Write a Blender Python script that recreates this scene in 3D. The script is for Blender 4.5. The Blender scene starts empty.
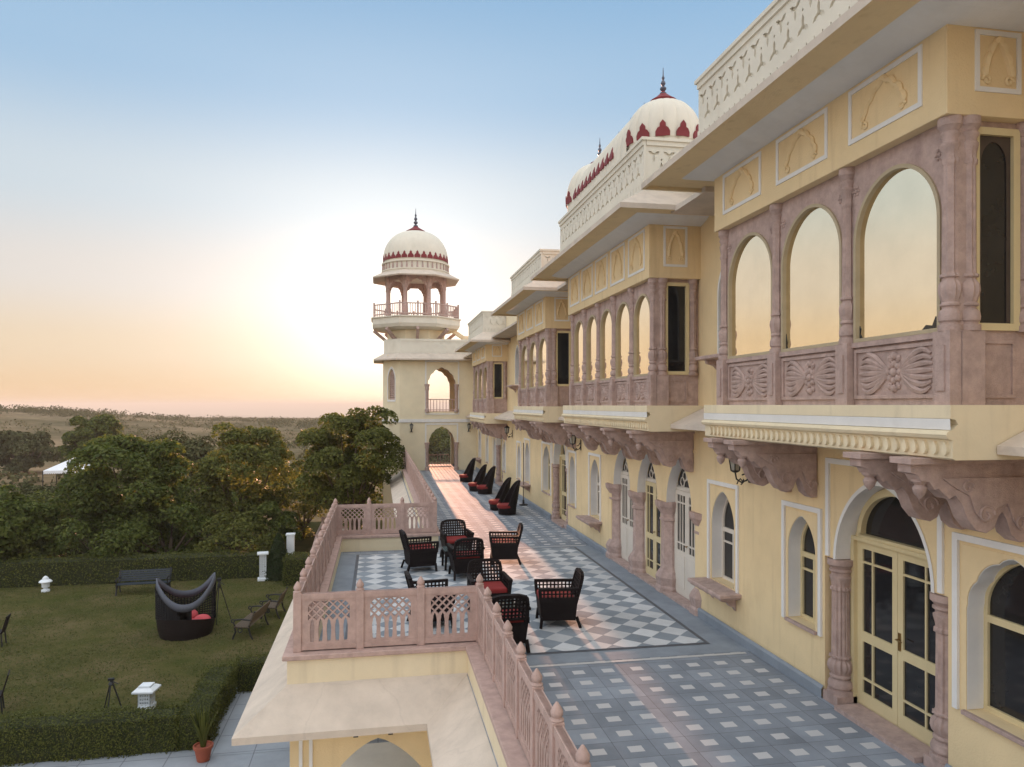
import bpy, bmesh, math, random
import numpy as np
from mathutils import Vector, Matrix
from mathutils.geometry import tessellate_polygon
R = math.radians
PI = math.pi
rnd = random.Random(7)
S = bpy.context.scene
COL = S.collection

# ------------------------------------------------------------------ camera, world, sun, exposure
cam_d = bpy.data.cameras.new('camera')
cam = bpy.data.objects.new('camera', cam_d)
COL.objects.link(cam)
cam.location = (0, 0, 3.7)
cam.rotation_euler = (R(90), 0, -math.atan(134 / 735))
cam_d.sensor_width = 36
cam_d.lens = 36 * 735 / 1024
cam_d.shift_y = 21.5 / 1024
cam_d.clip_start = 0.1
cam_d.clip_end = 120000
S.camera = cam

SUN_EL, SUN_AZ = R(3.4), R(0.9)          # azimuth measured from +Y towards +X
w = bpy.data.worlds.new('World')
S.world = w
w.use_nodes = True
nt = w.node_tree
bg = nt.nodes['Background']
sky = nt.nodes.new('ShaderNodeTexSky')
sky.sky_type = 'NISHITA'
sky.sun_disc = False
sky.sun_elevation = SUN_EL
sky.sun_rotation = SUN_AZ
sky.altitude = 300
sky.air_density = 1.0
sky.dust_density = 1.6
sky.ozone_density = 1.5
# the Nishita sky, its glare compressed, blended with a hazier dusk gradient by elevation and by angle to the sun
EXPO = 2.7
SKY_FILL = (0.84, 0.75, 0.66)
SKY_K = 1 / (0.15 * 2 ** EXPO)
def wn(t, **k):
    q = nt.nodes.new(t)
    for a_, v_ in k.items(): setattr(q, a_, v_)
    return q
def wmath(op, a_, b_=None, c_=None):
    q = wn('ShaderNodeMath', operation=op)
    for i_, v_ in enumerate((a_, b_, c_)):
        if v_ is None: continue
        if isinstance(v_, (int, float)): q.inputs[i_].default_value = v_
        else: nt.links.new(v_, q.inputs[i_])
    return q.outputs[0]
def wvec(op, a_, b_):
    q = wn('ShaderNodeVectorMath', operation=op)
    for i_, v_ in enumerate((a_, b_)):
        if isinstance(v_, tuple): q.inputs[i_].default_value = v_
        elif op == 'SCALE' and i_ == 1:
            if isinstance(v_, (int, float)): q.inputs['Scale'].default_value = v_
            else: nt.links.new(v_, q.inputs['Scale'])
        else: nt.links.new(v_, q.inputs[i_])
    return q.outputs['Value'] if op in ('DOT_PRODUCT', 'LENGTH') else q.outputs[0]
tc = wn('ShaderNodeTexCoord')
gen = tc.outputs['Generated']
sx = wn('ShaderNodeSeparateXYZ'); nt.links.new(gen, sx.inputs[0])
el = wmath('MULTIPLY', wmath('ARCSINE', sx.outputs[2]), 180 / math.pi)
ramp = wn('ShaderNodeValToRGB'); ramp.color_ramp.interpolation = 'EASE'
RAMP = [(-4, (0.80, 0.50, 0.33)), (0.3, (0.82, 0.60, 0.38)), (4, (0.83, 0.68, 0.51)), (9, (0.78, 0.74, 0.71)), (15, (0.62, 0.72, 0.80)), (23, (0.36, 0.56, 0.78)), (31, (0.25, 0.47, 0.73)), (48, (0.75, 0.88, 1.0)), (80, (0.9, 0.95, 1.0))]  # highest stops brightened as added fill light from overhead, out of view
er = ramp.color_ramp.elements
while len(er) < len(RAMP): er.new(0.5)
for e_, (p_, c_) in zip(er, RAMP): e_.position = (p_ + 10) / 100; e_.color = (*c_, 1)
nt.links.new(wmath('DIVIDE', wmath('ADD', el, 10.0), 100.0), ramp.inputs[0])
sdir = (math.sin(SUN_AZ) * math.cos(SUN_EL), math.cos(SUN_AZ) * math.cos(SUN_EL), math.sin(SUN_EL))
ang = wmath('MULTIPLY', wmath('ARCCOSINE', wmath('MINIMUM', wvec('DOT_PRODUCT', gen, sdir), 0.99999)), 180 / math.pi)
def gauss(width):
    t_ = wmath('DIVIDE', ang, width); return wmath('EXPONENT', wmath('MULTIPLY', wmath('MULTIPLY', t_, t_), -1.0))
mrg = wn('ShaderNodeMapRange', interpolation_type='SMOOTHSTEP'); nt.links.new(el, mrg.inputs[0])
for i_, v_ in ((1, -0.5), (2, 7.0), (3, 0.5), (4, 1.0)): mrg.inputs[i_].default_value = v_
gl = mrg.outputs[0]
glow = wvec('ADD', wvec('SCALE', (1.0, 0.96, 0.92), wmath('MULTIPLY', wmath('MULTIPLY', gauss(14.5), 0.56), gl)), wvec('SCALE', (1.0, 0.84, 0.64), wmath('MULTIPLY', wmath('MULTIPLY', gauss(7.0), 0.9), gl)))
# fill light added to the sky outside the view: west, behind and overhead
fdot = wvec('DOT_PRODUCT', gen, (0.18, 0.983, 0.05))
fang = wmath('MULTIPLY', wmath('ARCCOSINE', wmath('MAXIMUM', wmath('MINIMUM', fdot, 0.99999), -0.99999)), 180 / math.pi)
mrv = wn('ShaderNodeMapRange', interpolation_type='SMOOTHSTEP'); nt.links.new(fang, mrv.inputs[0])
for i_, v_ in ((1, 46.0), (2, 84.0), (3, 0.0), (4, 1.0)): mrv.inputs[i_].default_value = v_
sky_fill = wvec('SCALE', SKY_FILL, mrv.outputs[0])
grad = wvec('SCALE', wvec('ADD', wvec('ADD', ramp.outputs[0], glow), sky_fill), SKY_K)
lum = wvec('DOT_PRODUCT', sky.outputs[0], (0.3, 0.5, 0.2))
comp = wvec('SCALE', sky.outputs[0], wmath('DIVIDE', 1.0, wmath('ADD', 1.0, wmath('DIVIDE', lum, 0.8 * SKY_K))))
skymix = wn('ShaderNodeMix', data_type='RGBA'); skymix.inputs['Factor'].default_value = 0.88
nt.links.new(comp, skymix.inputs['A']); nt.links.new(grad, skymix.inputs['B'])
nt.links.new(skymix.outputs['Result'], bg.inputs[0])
bg.inputs[1].default_value = 0.15

sd = bpy.data.lights.new('sun', 'SUN')
sd.energy = 2.0
sd.angle = R(0.5)
sd.color = (1.0, 0.49, 0.30)
so = bpy.data.objects.new('sun', sd)
COL.objects.link(so)
so.location = (0, 60, 40)
dirv = Vector((math.sin(SUN_AZ) * math.cos(SUN_EL), math.cos(SUN_AZ) * math.cos(SUN_EL), math.sin(SUN_EL)))
so.rotation_euler = (-dirv).to_track_quat('-Z', 'Y').to_euler()

S.view_settings.view_transform = 'Standard'
S.view_settings.look = 'None'
S.view_settings.exposure = EXPO
S.view_settings.gamma = 1
S.cycles.use_denoising = True
S.cycles.max_bounces = 7
S.cycles.diffuse_bounces = 4
S.cycles.glossy_bounces = 3
S.cycles.transmission_bounces = 4
S.cycles.transparent_max_bounces = 8
S.cycles.volume_bounces = 0
S.cycles.sample_clamp_indirect = 6
S.cycles.use_adaptive_sampling = True

# ------------------------------------------------------------------ materials
MATS = {}
def mat(name, col, rough=0.8, var=0.12, vs=2.0, bump=0.0, bs=60.0, metal=0.0, spec=0.4, stain=0.0, sc=(0.2, 0.17, 0.13), streak=0.0, crack=0.0):
    m = bpy.data.materials.new(name); m.use_nodes = True
    n = m.node_tree; b = n.nodes['Principled BSDF']
    b.inputs['Roughness'].default_value = rough
    b.inputs['Metallic'].default_value = metal
    b.inputs['Specular IOR Level'].default_value = spec
    geo = n.nodes.new('ShaderNodeNewGeometry')
    tx = n.nodes.new('ShaderNodeTexNoise'); tx.inputs['Scale'].default_value = vs; tx.inputs['Detail'].default_value = 6
    tx.inputs['Roughness'].default_value = 0.65
    n.links.new(geo.outputs['Position'], tx.inputs['Vector'])
    mr = n.nodes.new('ShaderNodeMapRange'); mr.inputs[1].default_value = 0.3; mr.inputs[2].default_value = 0.7
    mr.inputs[3].default_value = 1 - var; mr.inputs[4].default_value = 1 + var
    n.links.new(tx.outputs[0], mr.inputs[0])
    mx = n.nodes.new('ShaderNodeVectorMath'); mx.operation = 'SCALE'
    mx.inputs[0].default_value = col
    n.links.new(mr.outputs[0], mx.inputs['Scale'])
    out = mx.outputs[0]
    if stain > 0:
        t2 = n.nodes.new('ShaderNodeTexNoise'); t2.inputs['Scale'].default_value = 0.9; t2.inputs['Detail'].default_value = 9
        t2.inputs['Roughness'].default_value = 0.72
        mp = n.nodes.new('ShaderNodeMapping'); mp.inputs['Scale'].default_value = (1.3, 1.3, 0.55)
        n.links.new(geo.outputs['Position'], mp.inputs['Vector']); n.links.new(mp.outputs[0], t2.inputs['Vector'])
        r2 = n.nodes.new('ShaderNodeMapRange'); r2.inputs[1].default_value = 0.54; r2.inputs[2].default_value = 0.74
        r2.inputs[4].default_value = stain
        n.links.new(t2.outputs[0], r2.inputs[0])
        mm = n.nodes.new('ShaderNodeMix'); mm.data_type = 'RGBA'
        mm.inputs['B'].default_value = (*sc, 1)
        n.links.new(r2.outputs[0], mm.inputs['Factor']); n.links.new(out, mm.inputs['A'])
        out = mm.outputs['Result']
    if streak > 0:                                        # rain marks running down
        t4 = n.nodes.new('ShaderNodeTexNoise'); t4.inputs['Scale'].default_value = 1.0; t4.inputs['Detail'].default_value = 5
        mp4 = n.nodes.new('ShaderNodeMapping'); mp4.inputs['Scale'].default_value = (6.5, 6.5, 0.45)
        n.links.new(geo.outputs['Position'], mp4.inputs['Vector']); n.links.new(mp4.outputs[0], t4.inputs['Vector'])
        r4 = n.nodes.new('ShaderNodeMapRange'); r4.inputs[1].default_value = 0.56; r4.inputs[2].default_value = 0.78; r4.inputs[4].default_value = streak
        n.links.new(t4.outputs[0], r4.inputs[0])
        m4 = n.nodes.new('ShaderNodeMix'); m4.data_type = 'RGBA'; m4.inputs['B'].default_value = (sc[0] * 0.8, sc[1] * 0.8, sc[2] * 0.8, 1)
        n.links.new(r4.outputs[0], m4.inputs['Factor']); n.links.new(out, m4.inputs['A']); out = m4.outputs['Result']
    if crack > 0:
        wv = n.nodes.new('ShaderNodeTexNoise'); wv.inputs['Scale'].default_value = 1.7; wv.inputs['Detail'].default_value = 4
        va = n.nodes.new('ShaderNodeVectorMath'); va.operation = 'MULTIPLY_ADD'; va.inputs[1].default_value = (0.5, 0.5, 0.5)
        n.links.new(geo.outputs['Position'], wv.inputs['Vector']); n.links.new(wv.outputs['Color'], va.inputs[0]); n.links.new(geo.outputs['Position'], va.inputs[2])
        vo = n.nodes.new('ShaderNodeTexVoronoi'); vo.feature = 'DISTANCE_TO_EDGE'; vo.inputs['Scale'].default_value = 0.75
        n.links.new(va.outputs[0], vo.inputs['Vector'])
        r5 = n.nodes.new('ShaderNodeMapRange'); r5.inputs[1].default_value = 0.004; r5.inputs[2].default_value = 0.011; r5.inputs[3].default_value = crack; r5.inputs[4].default_value = 0.0
        n.links.new(vo.outputs['Distance'], r5.inputs[0])
        m5 = n.nodes.new('ShaderNodeMix'); m5.data_type = 'RGBA'; m5.inputs['B'].default_value = (sc[0] * 0.6, sc[1] * 0.6, sc[2] * 0.6, 1)
        n.links.new(r5.outputs[0], m5.inputs['Factor']); n.links.new(out, m5.inputs['A']); out = m5.outputs['Result']
    n.links.new(out, b.inputs['Base Color'])
    if bump > 0:
        t3 = n.nodes.new('ShaderNodeTexNoise'); t3.inputs['Scale'].default_value = bs; t3.inputs['Detail'].default_value = 4
        n.links.new(geo.outputs['Position'], t3.inputs['Vector'])
        bp = n.nodes.new('ShaderNodeBump'); bp.inputs['Strength'].default_value = bump; bp.inputs['Distance'].default_value = 0.02
        n.links.new(t3.outputs[0], bp.inputs['Height']); n.links.new(bp.outputs[0], b.inputs['Normal'])
    MATS[name] = m
    return m

mat('yellow', (0.78, 0.61, 0.36), 0.85, 0.07, 1.1, 0.30, 55, stain=0.30, streak=0.30, sc=(0.5, 0.34, 0.17))
mat('domecream', (0.70, 0.655, 0.555), 0.8, 0.06, 1.5, 0.12, 45, stain=0.3, sc=(0.42, 0.36, 0.28))
mat('cream', (0.77, 0.66, 0.46), 0.8, 0.06, 1.5, 0.15, 45, stain=0.3, streak=0.25, sc=(0.42, 0.34, 0.24))
mat('towercream', (0.76, 0.67, 0.48), 0.85, 0.07, 1.1, 0.15, 45, stain=0.2, sc=(0.5, 0.38, 0.22))
mat('roofcream', (0.60, 0.515, 0.43), 0.85, 0.10, 2.5, 0.2, 40, stain=0.55, crack=0.10, sc=(0.36, 0.31, 0.27))
mat('white', (0.76, 0.75, 0.73), 0.8, 0.05, 3, 0.1, 50, stain=0.2, sc=(0.5, 0.46, 0.4))
mat('stone', (0.47, 0.345, 0.305), 0.9, 0.20, 9, 0.5, 110, stain=0.4, streak=0.35, sc=(0.25, 0.16, 0.14))
mat('pinkstone', (0.50, 0.355, 0.31), 0.9, 0.16, 8, 0.4, 110, stain=0.35, streak=0.25, sc=(0.3, 0.2, 0.17))
mat('red', (0.20, 0.025, 0.03), 0.6, 0.1, 4)
mat('joinery', (0.66, 0.55, 0.32), 0.5, 0.06, 3, 0.05, 30)
mat('joinery_white', (0.68, 0.62, 0.54), 0.5, 0.06, 3, 0.05, 30)
mat('darkglass', (0.018, 0.018, 0.02), 0.06, 0.3, 1, spec=0.5)
mat('mirrorglass', (0.90, 0.79, 0.60), 0.05, 0.05, 2.5, 0.012, 2.2, metal=1.0, stain=0.25, sc=(0.6, 0.55, 0.48))
mat('joinery_tan', (0.44, 0.36, 0.235), 0.6, 0.1, 5, 0.05, 30)
mat('darkwood', (0.075, 0.055, 0.045), 0.5, 0.15, 8)
mat('brass', (0.25, 0.15, 0.05), 0.4, 0.1, 5, metal=0.8)
mat('iron', (0.02, 0.02, 0.022), 0.5, 0.2, 5)
mat('wicker', (0.016, 0.011, 0.011), 0.6, 0.3, 60, 0.5, 120, spec=0.15)
mat('net', (0.018, 0.018, 0.02), 0.8, 0.2, 40, 0.3, 120, spec=0.1)
mat('greyfabric', (0.10, 0.11, 0.14), 0.9, 0.1, 20, 0.1, 100)
mat('redcushion', (0.24, 0.026, 0.024), 0.9, 0.12, 6, 0.1, 90)
mat('pinkcushion', (0.60, 0.10, 0.12), 0.9, 0.1, 6)
mat('tableglass', (0.10, 0.13, 0.13), 0.08, 0.05, 4, spec=0.6)
mat('paving', (0.30, 0.33, 0.37), 0.6, 0.12, 1.2, 0.1, 20)
mat('plinth', (0.25, 0.28, 0.32), 0.6, 0.12, 3, 0.1, 40)
mat('darkline', (0.10, 0.11, 0.13), 0.5, 0.15, 5)
mat('lightline', (0.55, 0.55, 0.55), 0.5, 0.08, 5)
mat('woodslat', (0.12, 0.085, 0.055), 0.6, 0.15, 6)
mat('bluebench', (0.018, 0.028, 0.04), 0.5, 0.15, 6)
mat('lampwhite', (0.72, 0.76, 0.80), 0.5, 0.05, 6)
mat('canvas', (0.78, 0.80, 0.84), 0.8, 0.04, 3)
mat('terracotta', (0.30, 0.08, 0.045), 0.8, 0.12, 6)
mat('bark', (0.09, 0.065, 0.045), 0.9, 0.25, 6, 0.5, 12)
mat('lamp_glass', (0.35, 0.33, 0.28), 0.15, 0.05, 6)
mat('finial', (0.10, 0.10, 0.13), 0.45, 0.1, 6)

def leafmat(name, col, col2, trans=0.35):
    m = bpy.data.materials.new(name); m.use_nodes = True
    n = m.node_tree; n.nodes.clear()
    out = n.nodes.new('ShaderNodeOutputMaterial')
    geo = n.nodes.new('ShaderNodeNewGeometry')
    mx = n.nodes.new('ShaderNodeMix'); mx.data_type = 'RGBA'
    mx.inputs['A'].default_value = (*col, 1); mx.inputs['B'].default_value = (*col2, 1)
    n.links.new(geo.outputs['Random Per Island'], mx.inputs['Factor'])
    d = n.nodes.new('ShaderNodeBsdfPrincipled'); d.inputs['Roughness'].default_value = 0.6
    d.inputs['Specular IOR Level'].default_value = 0.0 if name == 'leaf_scrub' else 0.12
    t = n.nodes.new('ShaderNodeBsdfTranslucent')
    ms = n.nodes.new('ShaderNodeMixShader'); ms.inputs[0].default_value = trans
    hs = n.nodes.new('ShaderNodeHueSaturation'); hs.inputs['Saturation'].default_value = 1.15; hs.inputs['Value'].default_value = 1.7
    n.links.new(mx.outputs['Result'], d.inputs['Base Color'])
    n.links.new(mx.outputs['Result'], hs.inputs['Color']); n.links.new(hs.outputs[0], t.inputs['Color'])
    n.links.new(d.outputs[0], ms.inputs[1]); n.links.new(t.outputs[0], ms.inputs[2])
    n.links.new(ms.outputs[0], out.inputs[0])
    MATS[name] = m
leafmat('leaf_a', (0.050, 0.070, 0.020), (0.135, 0.155, 0.040), 0.3)
leafmat('leaf_b', (0.060, 0.072, 0.022), (0.16, 0.165, 0.044), 0.3)
leafmat('leaf_scrub', (0.05, 0.056, 0.028), (0.12, 0.12, 0.058), 0.06)
leafmat('leaf_hedge', (0.035, 0.046, 0.013), (0.12, 0.125, 0.03), 0.15)
leafmat('leaf_dark', (0.018, 0.028, 0.012), (0.04, 0.055, 0.02), 0.15)
mat('hedgecore', (0.03, 0.035, 0.012), 0.95, 0.3, 8)

def floor_tiles():
    """grey stone floor inlaid with small white squares on a 0.42 x 0.38 grid"""
    m = mat('floortile', (0.26, 0.29, 0.335), 0.75, 0.16, 1.6, 0.06, 30, spec=0.12)
    n = m.node_tree; b = n.nodes['Principled BSDF']
    src = b.inputs['Base Color'].links[0].from_socket
    geo = n.nodes.new('ShaderNodeNewGeometry'); sp = n.nodes.new('ShaderNodeSeparateXYZ')
    n.links.new(geo.outputs['Position'], sp.inputs[0])
    def M(op, a, bb):
        q = n.nodes.new('ShaderNodeMath'); q.operation = op
        for i, v in enumerate((a, bb)):
            if isinstance(v, (int, float)): q.inputs[i].default_value = v
            else: n.links.new(v, q.inputs[i])
        return q.outputs[0]
    def band(s, off, pitch, half):
        a = M('SUBTRACT', s, off); a = M('DIVIDE', a, pitch); a = M('ADD', a, 0.5); a = M('FLOORED_MODULO', a, 1.0)
        a = M('SUBTRACT', a, 0.5); a = M('ABSOLUTE', a, 0); return M('LESS_THAN', a, half / pitch)
    f = M('MULTIPLY', band(sp.outputs[0], 3.575, 0.4215, 0.082), band(sp.outputs[1], 9.84, 0.383, 0.068))
    # joints between slabs
    j = M('MAXIMUM', band(sp.outputs[0], 3.575 + 0.21, 0.4215, 0.003), band(sp.outputs[1], 9.84 + 0.19, 0.383, 0.003))
    def cell(s_, off, pitch):
        a = M('SUBTRACT', s_, off); a = M('DIVIDE', a, pitch); return M('FLOOR', a, 0)
    cb = n.nodes.new('ShaderNodeCombineXYZ'); n.links.new(cell(sp.outputs[0], 3.785, 0.4215), cb.inputs[0]); n.links.new(cell(sp.outputs[1], 10.03, 0.383), cb.inputs[1])
    wn_ = n.nodes.new('ShaderNodeTexWhiteNoise'); n.links.new(cb.outputs[0], wn_.inputs['Vector'])
    vr = n.nodes.new('ShaderNodeMapRange'); vr.inputs[3].default_value = 0.84; vr.inputs[4].default_value = 1.14; n.links.new(wn_.outputs['Value'], vr.inputs[0])
    vs_ = n.nodes.new('ShaderNodeVectorMath'); vs_.operation = 'SCALE'; n.links.new(src, vs_.inputs[0]); n.links.new(vr.outputs[0], vs_.inputs['Scale']); src = vs_.outputs[0]
    mm = n.nodes.new('ShaderNodeMix'); mm.data_type = 'RGBA'; mm.inputs['B'].default_value = (0.55, 0.55, 0.56, 1)
    n.links.new(f, mm.inputs['Factor']); n.links.new(src, mm.inputs['A'])
    m2 = n.nodes.new('ShaderNodeMix'); m2.data_type = 'RGBA'; m2.inputs['B'].default_value = (0.12, 0.13, 0.15, 1)
    n.links.new(j, m2.inputs['Factor']); n.links.new(mm.outputs['Result'], m2.inputs['A'])
    n.links.new(m2.outputs['Result'], b.inputs['Base Color'])
    return m
floor_tiles()

def chess_tiles():
    m = mat('chesstile', (1, 1, 1), 0.6, 0.12, 1.6, 0.05, 30, spec=0.2)
    n = m.node_tree; b = n.nodes['Principled BSDF']
    src = b.inputs['Base Color'].links[0].from_socket
    geo = n.nodes.new('ShaderNodeNewGeometry')
    mp = n.nodes.new('ShaderNodeMapping'); mp.inputs['Rotation'].default_value = (0, 0, R(45))
    mp.inputs['Location'].default_value = (0.06, 0.02, 0.37)
    n.links.new(geo.outputs['Position'], mp.inputs['Vector'])
    ck = n.nodes.new('ShaderNodeTexChecker'); ck.inputs['Scale'].default_value = 1 / 0.34
    ck.inputs['Color1'].default_value = (0.27, 0.31, 0.355, 1); ck.inputs['Color2'].default_value = (0.58, 0.60, 0.62, 1)
    n.links.new(mp.outputs[0], ck.inputs['Vector'])
    mu = n.nodes.new('ShaderNodeMix'); mu.data_type = 'RGBA'; mu.blend_type = 'MULTIPLY'; mu.inputs['Factor'].default_value = 1
    n.links.new(src, mu.inputs['A']); n.links.new(ck.outputs['Color'], mu.inputs['B'])
    dv = n.nodes.new('ShaderNodeVectorMath'); dv.operation = 'SCALE'; dv.inputs['Scale'].default_value = 1 / 0.34; n.links.new(mp.outputs[0], dv.inputs[0])
    fl_ = n.nodes.new('ShaderNodeVectorMath'); fl_.operation = 'FLOOR'; n.links.new(dv.outputs[0], fl_.inputs[0])
    wn_ = n.nodes.new('ShaderNodeTexWhiteNoise'); n.links.new(fl_.outputs[0], wn_.inputs['Vector'])
    vr = n.nodes.new('ShaderNodeMapRange'); vr.inputs[3].default_value = 0.82; vr.inputs[4].default_value = 1.12; n.links.new(wn_.outputs['Value'], vr.inputs[0])
    vs_ = n.nodes.new('ShaderNodeVectorMath'); vs_.operation = 'SCALE'; n.links.new(mu.outputs['Result'], vs_.inputs[0]); n.links.new(vr.outputs[0], vs_.inputs['Scale'])
    n.links.new(vs_.outputs[0], b.inputs['Base Color'])
chess_tiles()

def ground_mat(name, cols, scale, bump=0.3, bscale=30, fine=14):
    m = bpy.data.materials.new(name); m.use_nodes = True
    n = m.node_tree; b = n.nodes['Principled BSDF']; b.inputs['Roughness'].default_value = 0.95
    b.inputs['Specular IOR Level'].default_value = 0.0
    geo = n.nodes.new('ShaderNodeNewGeometry')
    t = n.nodes.new('ShaderNodeTexNoise'); t.inputs['Scale'].default_value = scale; t.inputs['Detail'].default_value = 8
    t.inputs['Roughness'].default_value = 0.62
    t2 = n.nodes.new('ShaderNodeTexNoise'); t2.inputs['Scale'].default_value = fine; t2.inputs['Detail'].default_value = 6
    n.links.new(geo.outputs['Position'], t.inputs['Vector']); n.links.new(geo.outputs['Position'], t2.inputs['Vector'])
    ad = n.nodes.new('ShaderNodeMath'); ad.operation = 'MULTIPLY_ADD'; ad.inputs[1].default_value = 0.35 if name != 'lawn' else 0.45
    n.links.new(t2.outputs[0], ad.inputs[0]); n.links.new(t.outputs[0], ad.inputs[2])
    cr = n.nodes.new('ShaderNodeValToRGB')
    cr.color_ramp.elements.remove(cr.color_ramp.elements[0])
    for i, (p, c) in enumerate(cols):
        e = cr.color_ramp.elements[0] if i == 0 else cr.color_ramp.elements.new(p)
        e.position = p; e.color = (*c, 1)
    n.links.new(ad.outputs[0], cr.inputs[0]); n.links.new(cr.outputs[0], b.inputs['Base Color'])
    bp = n.nodes.new('ShaderNodeBump'); bp.inputs['Strength'].default_value = bump; bp.inputs['Distance'].default_value = 0.05
    t3 = n.nodes.new('ShaderNodeTexNoise'); t3.inputs['Scale'].default_value = bscale
    n.links.new(geo.outputs['Position'], t3.inputs['Vector'])
    n.links.new(t3.outputs[0], bp.inputs['Height']); n.links.new(bp.outputs[0], b.inputs['Normal'])
    MATS[name] = m
ground_mat('lawn', [(0.42, (0.050, 0.066, 0.019)), (0.60, (0.085, 0.094, 0.029)), (0.74, (0.125, 0.115, 0.045)), (0.88, (0.18, 0.145, 0.075))], 0.55, 1.0, 60, 22)
ground_mat('dryland', [(0.48, (0.060, 0.062, 0.030)), (0.64, (0.135, 0.112, 0.066)), (0.82, (0.25, 0.19, 0.12))], 0.02, 0.3, 1.0, 0.5)
ground_mat('dirt', [(0.45, (0.025, 0.03, 0.012)), (0.7, (0.042, 0.044, 0.02)), (0.9, (0.075, 0.068, 0.035))], 0.3, 0.5, 20)

# ------------------------------------------------------------------ mesh builder
class MB:
    def __init__(s):
        s.v = []; s.f = []
    def add(s, vs, fs):
        o = len(s.v); s.v.extend(tuple(p) for p in vs); s.f.extend(tuple(i + o for i in f) for f in fs)
    def box(s, x0, x1, y0, y1, z0, z1):
        s.add([(x0, y0, z0), (x1, y0, z0), (x1, y1, z0), (x0, y1, z0), (x0, y0, z1), (x1, y0, z1), (x1, y1, z1), (x0, y1, z1)],
              [(0, 3, 2, 1), (4, 5, 6, 7), (0, 1, 5, 4), (1, 2, 6, 5), (2, 3, 7, 6), (3, 0, 4, 7)])
    def beam(s, a, b, w, h=None, up=(0, 0, 1)):
        h = h or w
        a = Vector(a); b = Vector(b); d = (b - a).normalized(); u = Vector(up)
        if abs(d.dot(u)) > 0.95: u = Vector((1, 0, 0))
        sx = d.cross(u).normalized(); uz = sx.cross(d)
        vs = []
        for p in (a, b):
            for i, j in ((-1, -1), (1, -1), (1, 1), (-1, 1)): vs.append(p + sx * (i * w / 2) + uz * (j * h / 2))
        s.add(vs, [(0, 1, 2, 3), (7, 6, 5, 4), (0, 4, 5, 1), (1, 5, 6, 2), (2, 6, 7, 3), (3, 7, 4, 0)])
    def tube(s, pts, r, n=8, cap=True):
        pts = [Vector(p) for p in pts]
        rs = r if isinstance(r, (list, tuple)) else [r] * len(pts)
        o = len(s.v); u = None
        for i, p in enumerate(pts):
            d = (pts[min(i + 1, len(pts) - 1)] - pts[max(i - 1, 0)])
            d = d.normalized() if d.length > 1e-9 else Vector((0, 0, 1))
            if u is None:
                u = d.orthogonal().normalized()
            u = (u - d * u.dot(d))
            u = u.normalized() if u.length > 1e-6 else d.orthogonal().normalized()
            q = d.cross(u)
            for k in range(n):
                a = 2 * PI * k / n
                s.v.append(tuple(p + (u * math.cos(a) + q * math.sin(a)) * rs[i]))
        for i in range(len(pts) - 1):
            for k in range(n):
                a = o + i * n + k; b = o + i * n + (k + 1) % n
                s.f.append((a, b, b + n, a + n))
        if cap:
            s.f.append(tuple(o + k for k in reversed(range(n)))); e = o + (len(pts) - 1) * n
            s.f.append(tuple(e + k for k in range(n)))
    def lathe(s, prof, c=(0, 0, 0), n=24, rfun=None, a0=0.0, a1=2 * PI):
        full = abs(a1 - a0 - 2 * PI) < 1e-6
        o = len(s.v); m = n if full else n + 1
        for r, z in prof:
            for k in range(m):
                a = a0 + (a1 - a0) * k / n
                rr = r * (rfun(a, z) if rfun else 1)
                s.v.append((c[0] + rr * math.cos(a), c[1] + rr * math.sin(a), c[2] + z))
        for i in range(len(prof) - 1):
            for k in range(n):
                k2 = (k + 1) % m if full else k + 1
                a = o + i * m + k; b = o + i * m + k2
                s.f.append((a, b, b + m, a + m))
        if full:
            s.f.append(tuple(o + k for k in reversed(range(m)))); e = o + (len(prof) - 1) * m
            s.f.append(tuple(e + k for k in range(m)))
    def ext(s, outer, holes, d0, d1, fn):
        """flat polygon with holes given in (a, b), extruded from depth d0 to d1; fn(a, b, c) -> world"""
        loops = [list(outer)] + [list(h) for h in holes]
        tris = tessellate_polygon([[Vector((p[0], p[1], 0)) for p in lp] for lp in loops])
        flat = [p for lp in loops for p in lp]; N = len(flat); o = len(s.v)
        for d in (d0, d1):
            for p in flat: s.v.append(tuple(fn(p[0], p[1], d)))
        for t in tris:
            s.f.append(tuple(o + i for i in t)); s.f.append(tuple(o + N + i for i in reversed(t)))
        st = 0
        for lp in loops:
            m = len(lp)
            for i in range(m):
                a = o + st + i; b = o + st + (i + 1) % m
                s.f.append((a, b, b + N, a + N))
            st += m
    def strip(s, loop_a, loop_b, closed=False):
        o = len(s.v); m = len(loop_a)
        s.v.extend(tuple(p) for p in loop_a); s.v.extend(tuple(p) for p in loop_b)
        for i in range(m if closed else m - 1):
            j = (i + 1) % m
            s.f.append((o + i, o + j, o + m + j, o + m + i))
    def ball(s, c, r, sx=1, sy=1, sz=1, n=10, m=6):
        prof = [(max(1e-4, math.sin(PI * i / m)) * r, -math.cos(PI * i / m) * r) for i in range(m + 1)]
        o = len(s.v); s.lathe(prof, (0, 0, 0), n)
        for i in range(o, len(s.v)):
            x, y, z = s.v[i]; s.v[i] = (c[0] + x * sx, c[1] + y * sy, c[2] + z * sz)
    def build(s, name, m, parent=None, smooth=True, bevel=0, recalc=True, abs_=False, angle=38):
        me = bpy.data.meshes.new(name)
        me.from_pydata(s.v, [], s.f)
        if recalc:
            bm = bmesh.new(); bm.from_mesh(me); bmesh.ops.recalc_face_normals(bm, faces=bm.faces); bm.to_mesh(me); bm.free()
        me.materials.append(MATS[m] if isinstance(m, str) else m)
        if smooth:
            me.polygons.foreach_set('use_smooth', [True] * len(me.polygons)); me.set_sharp_from_angle(angle=R(angle))
        o = bpy.data.objects.new(name, me); COL.objects.link(o)
        if parent is not None:
            o.parent = parent
            if abs_ and parent.parent is None: o.matrix_parent_inverse = Matrix.Translation(-parent.location)
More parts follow.
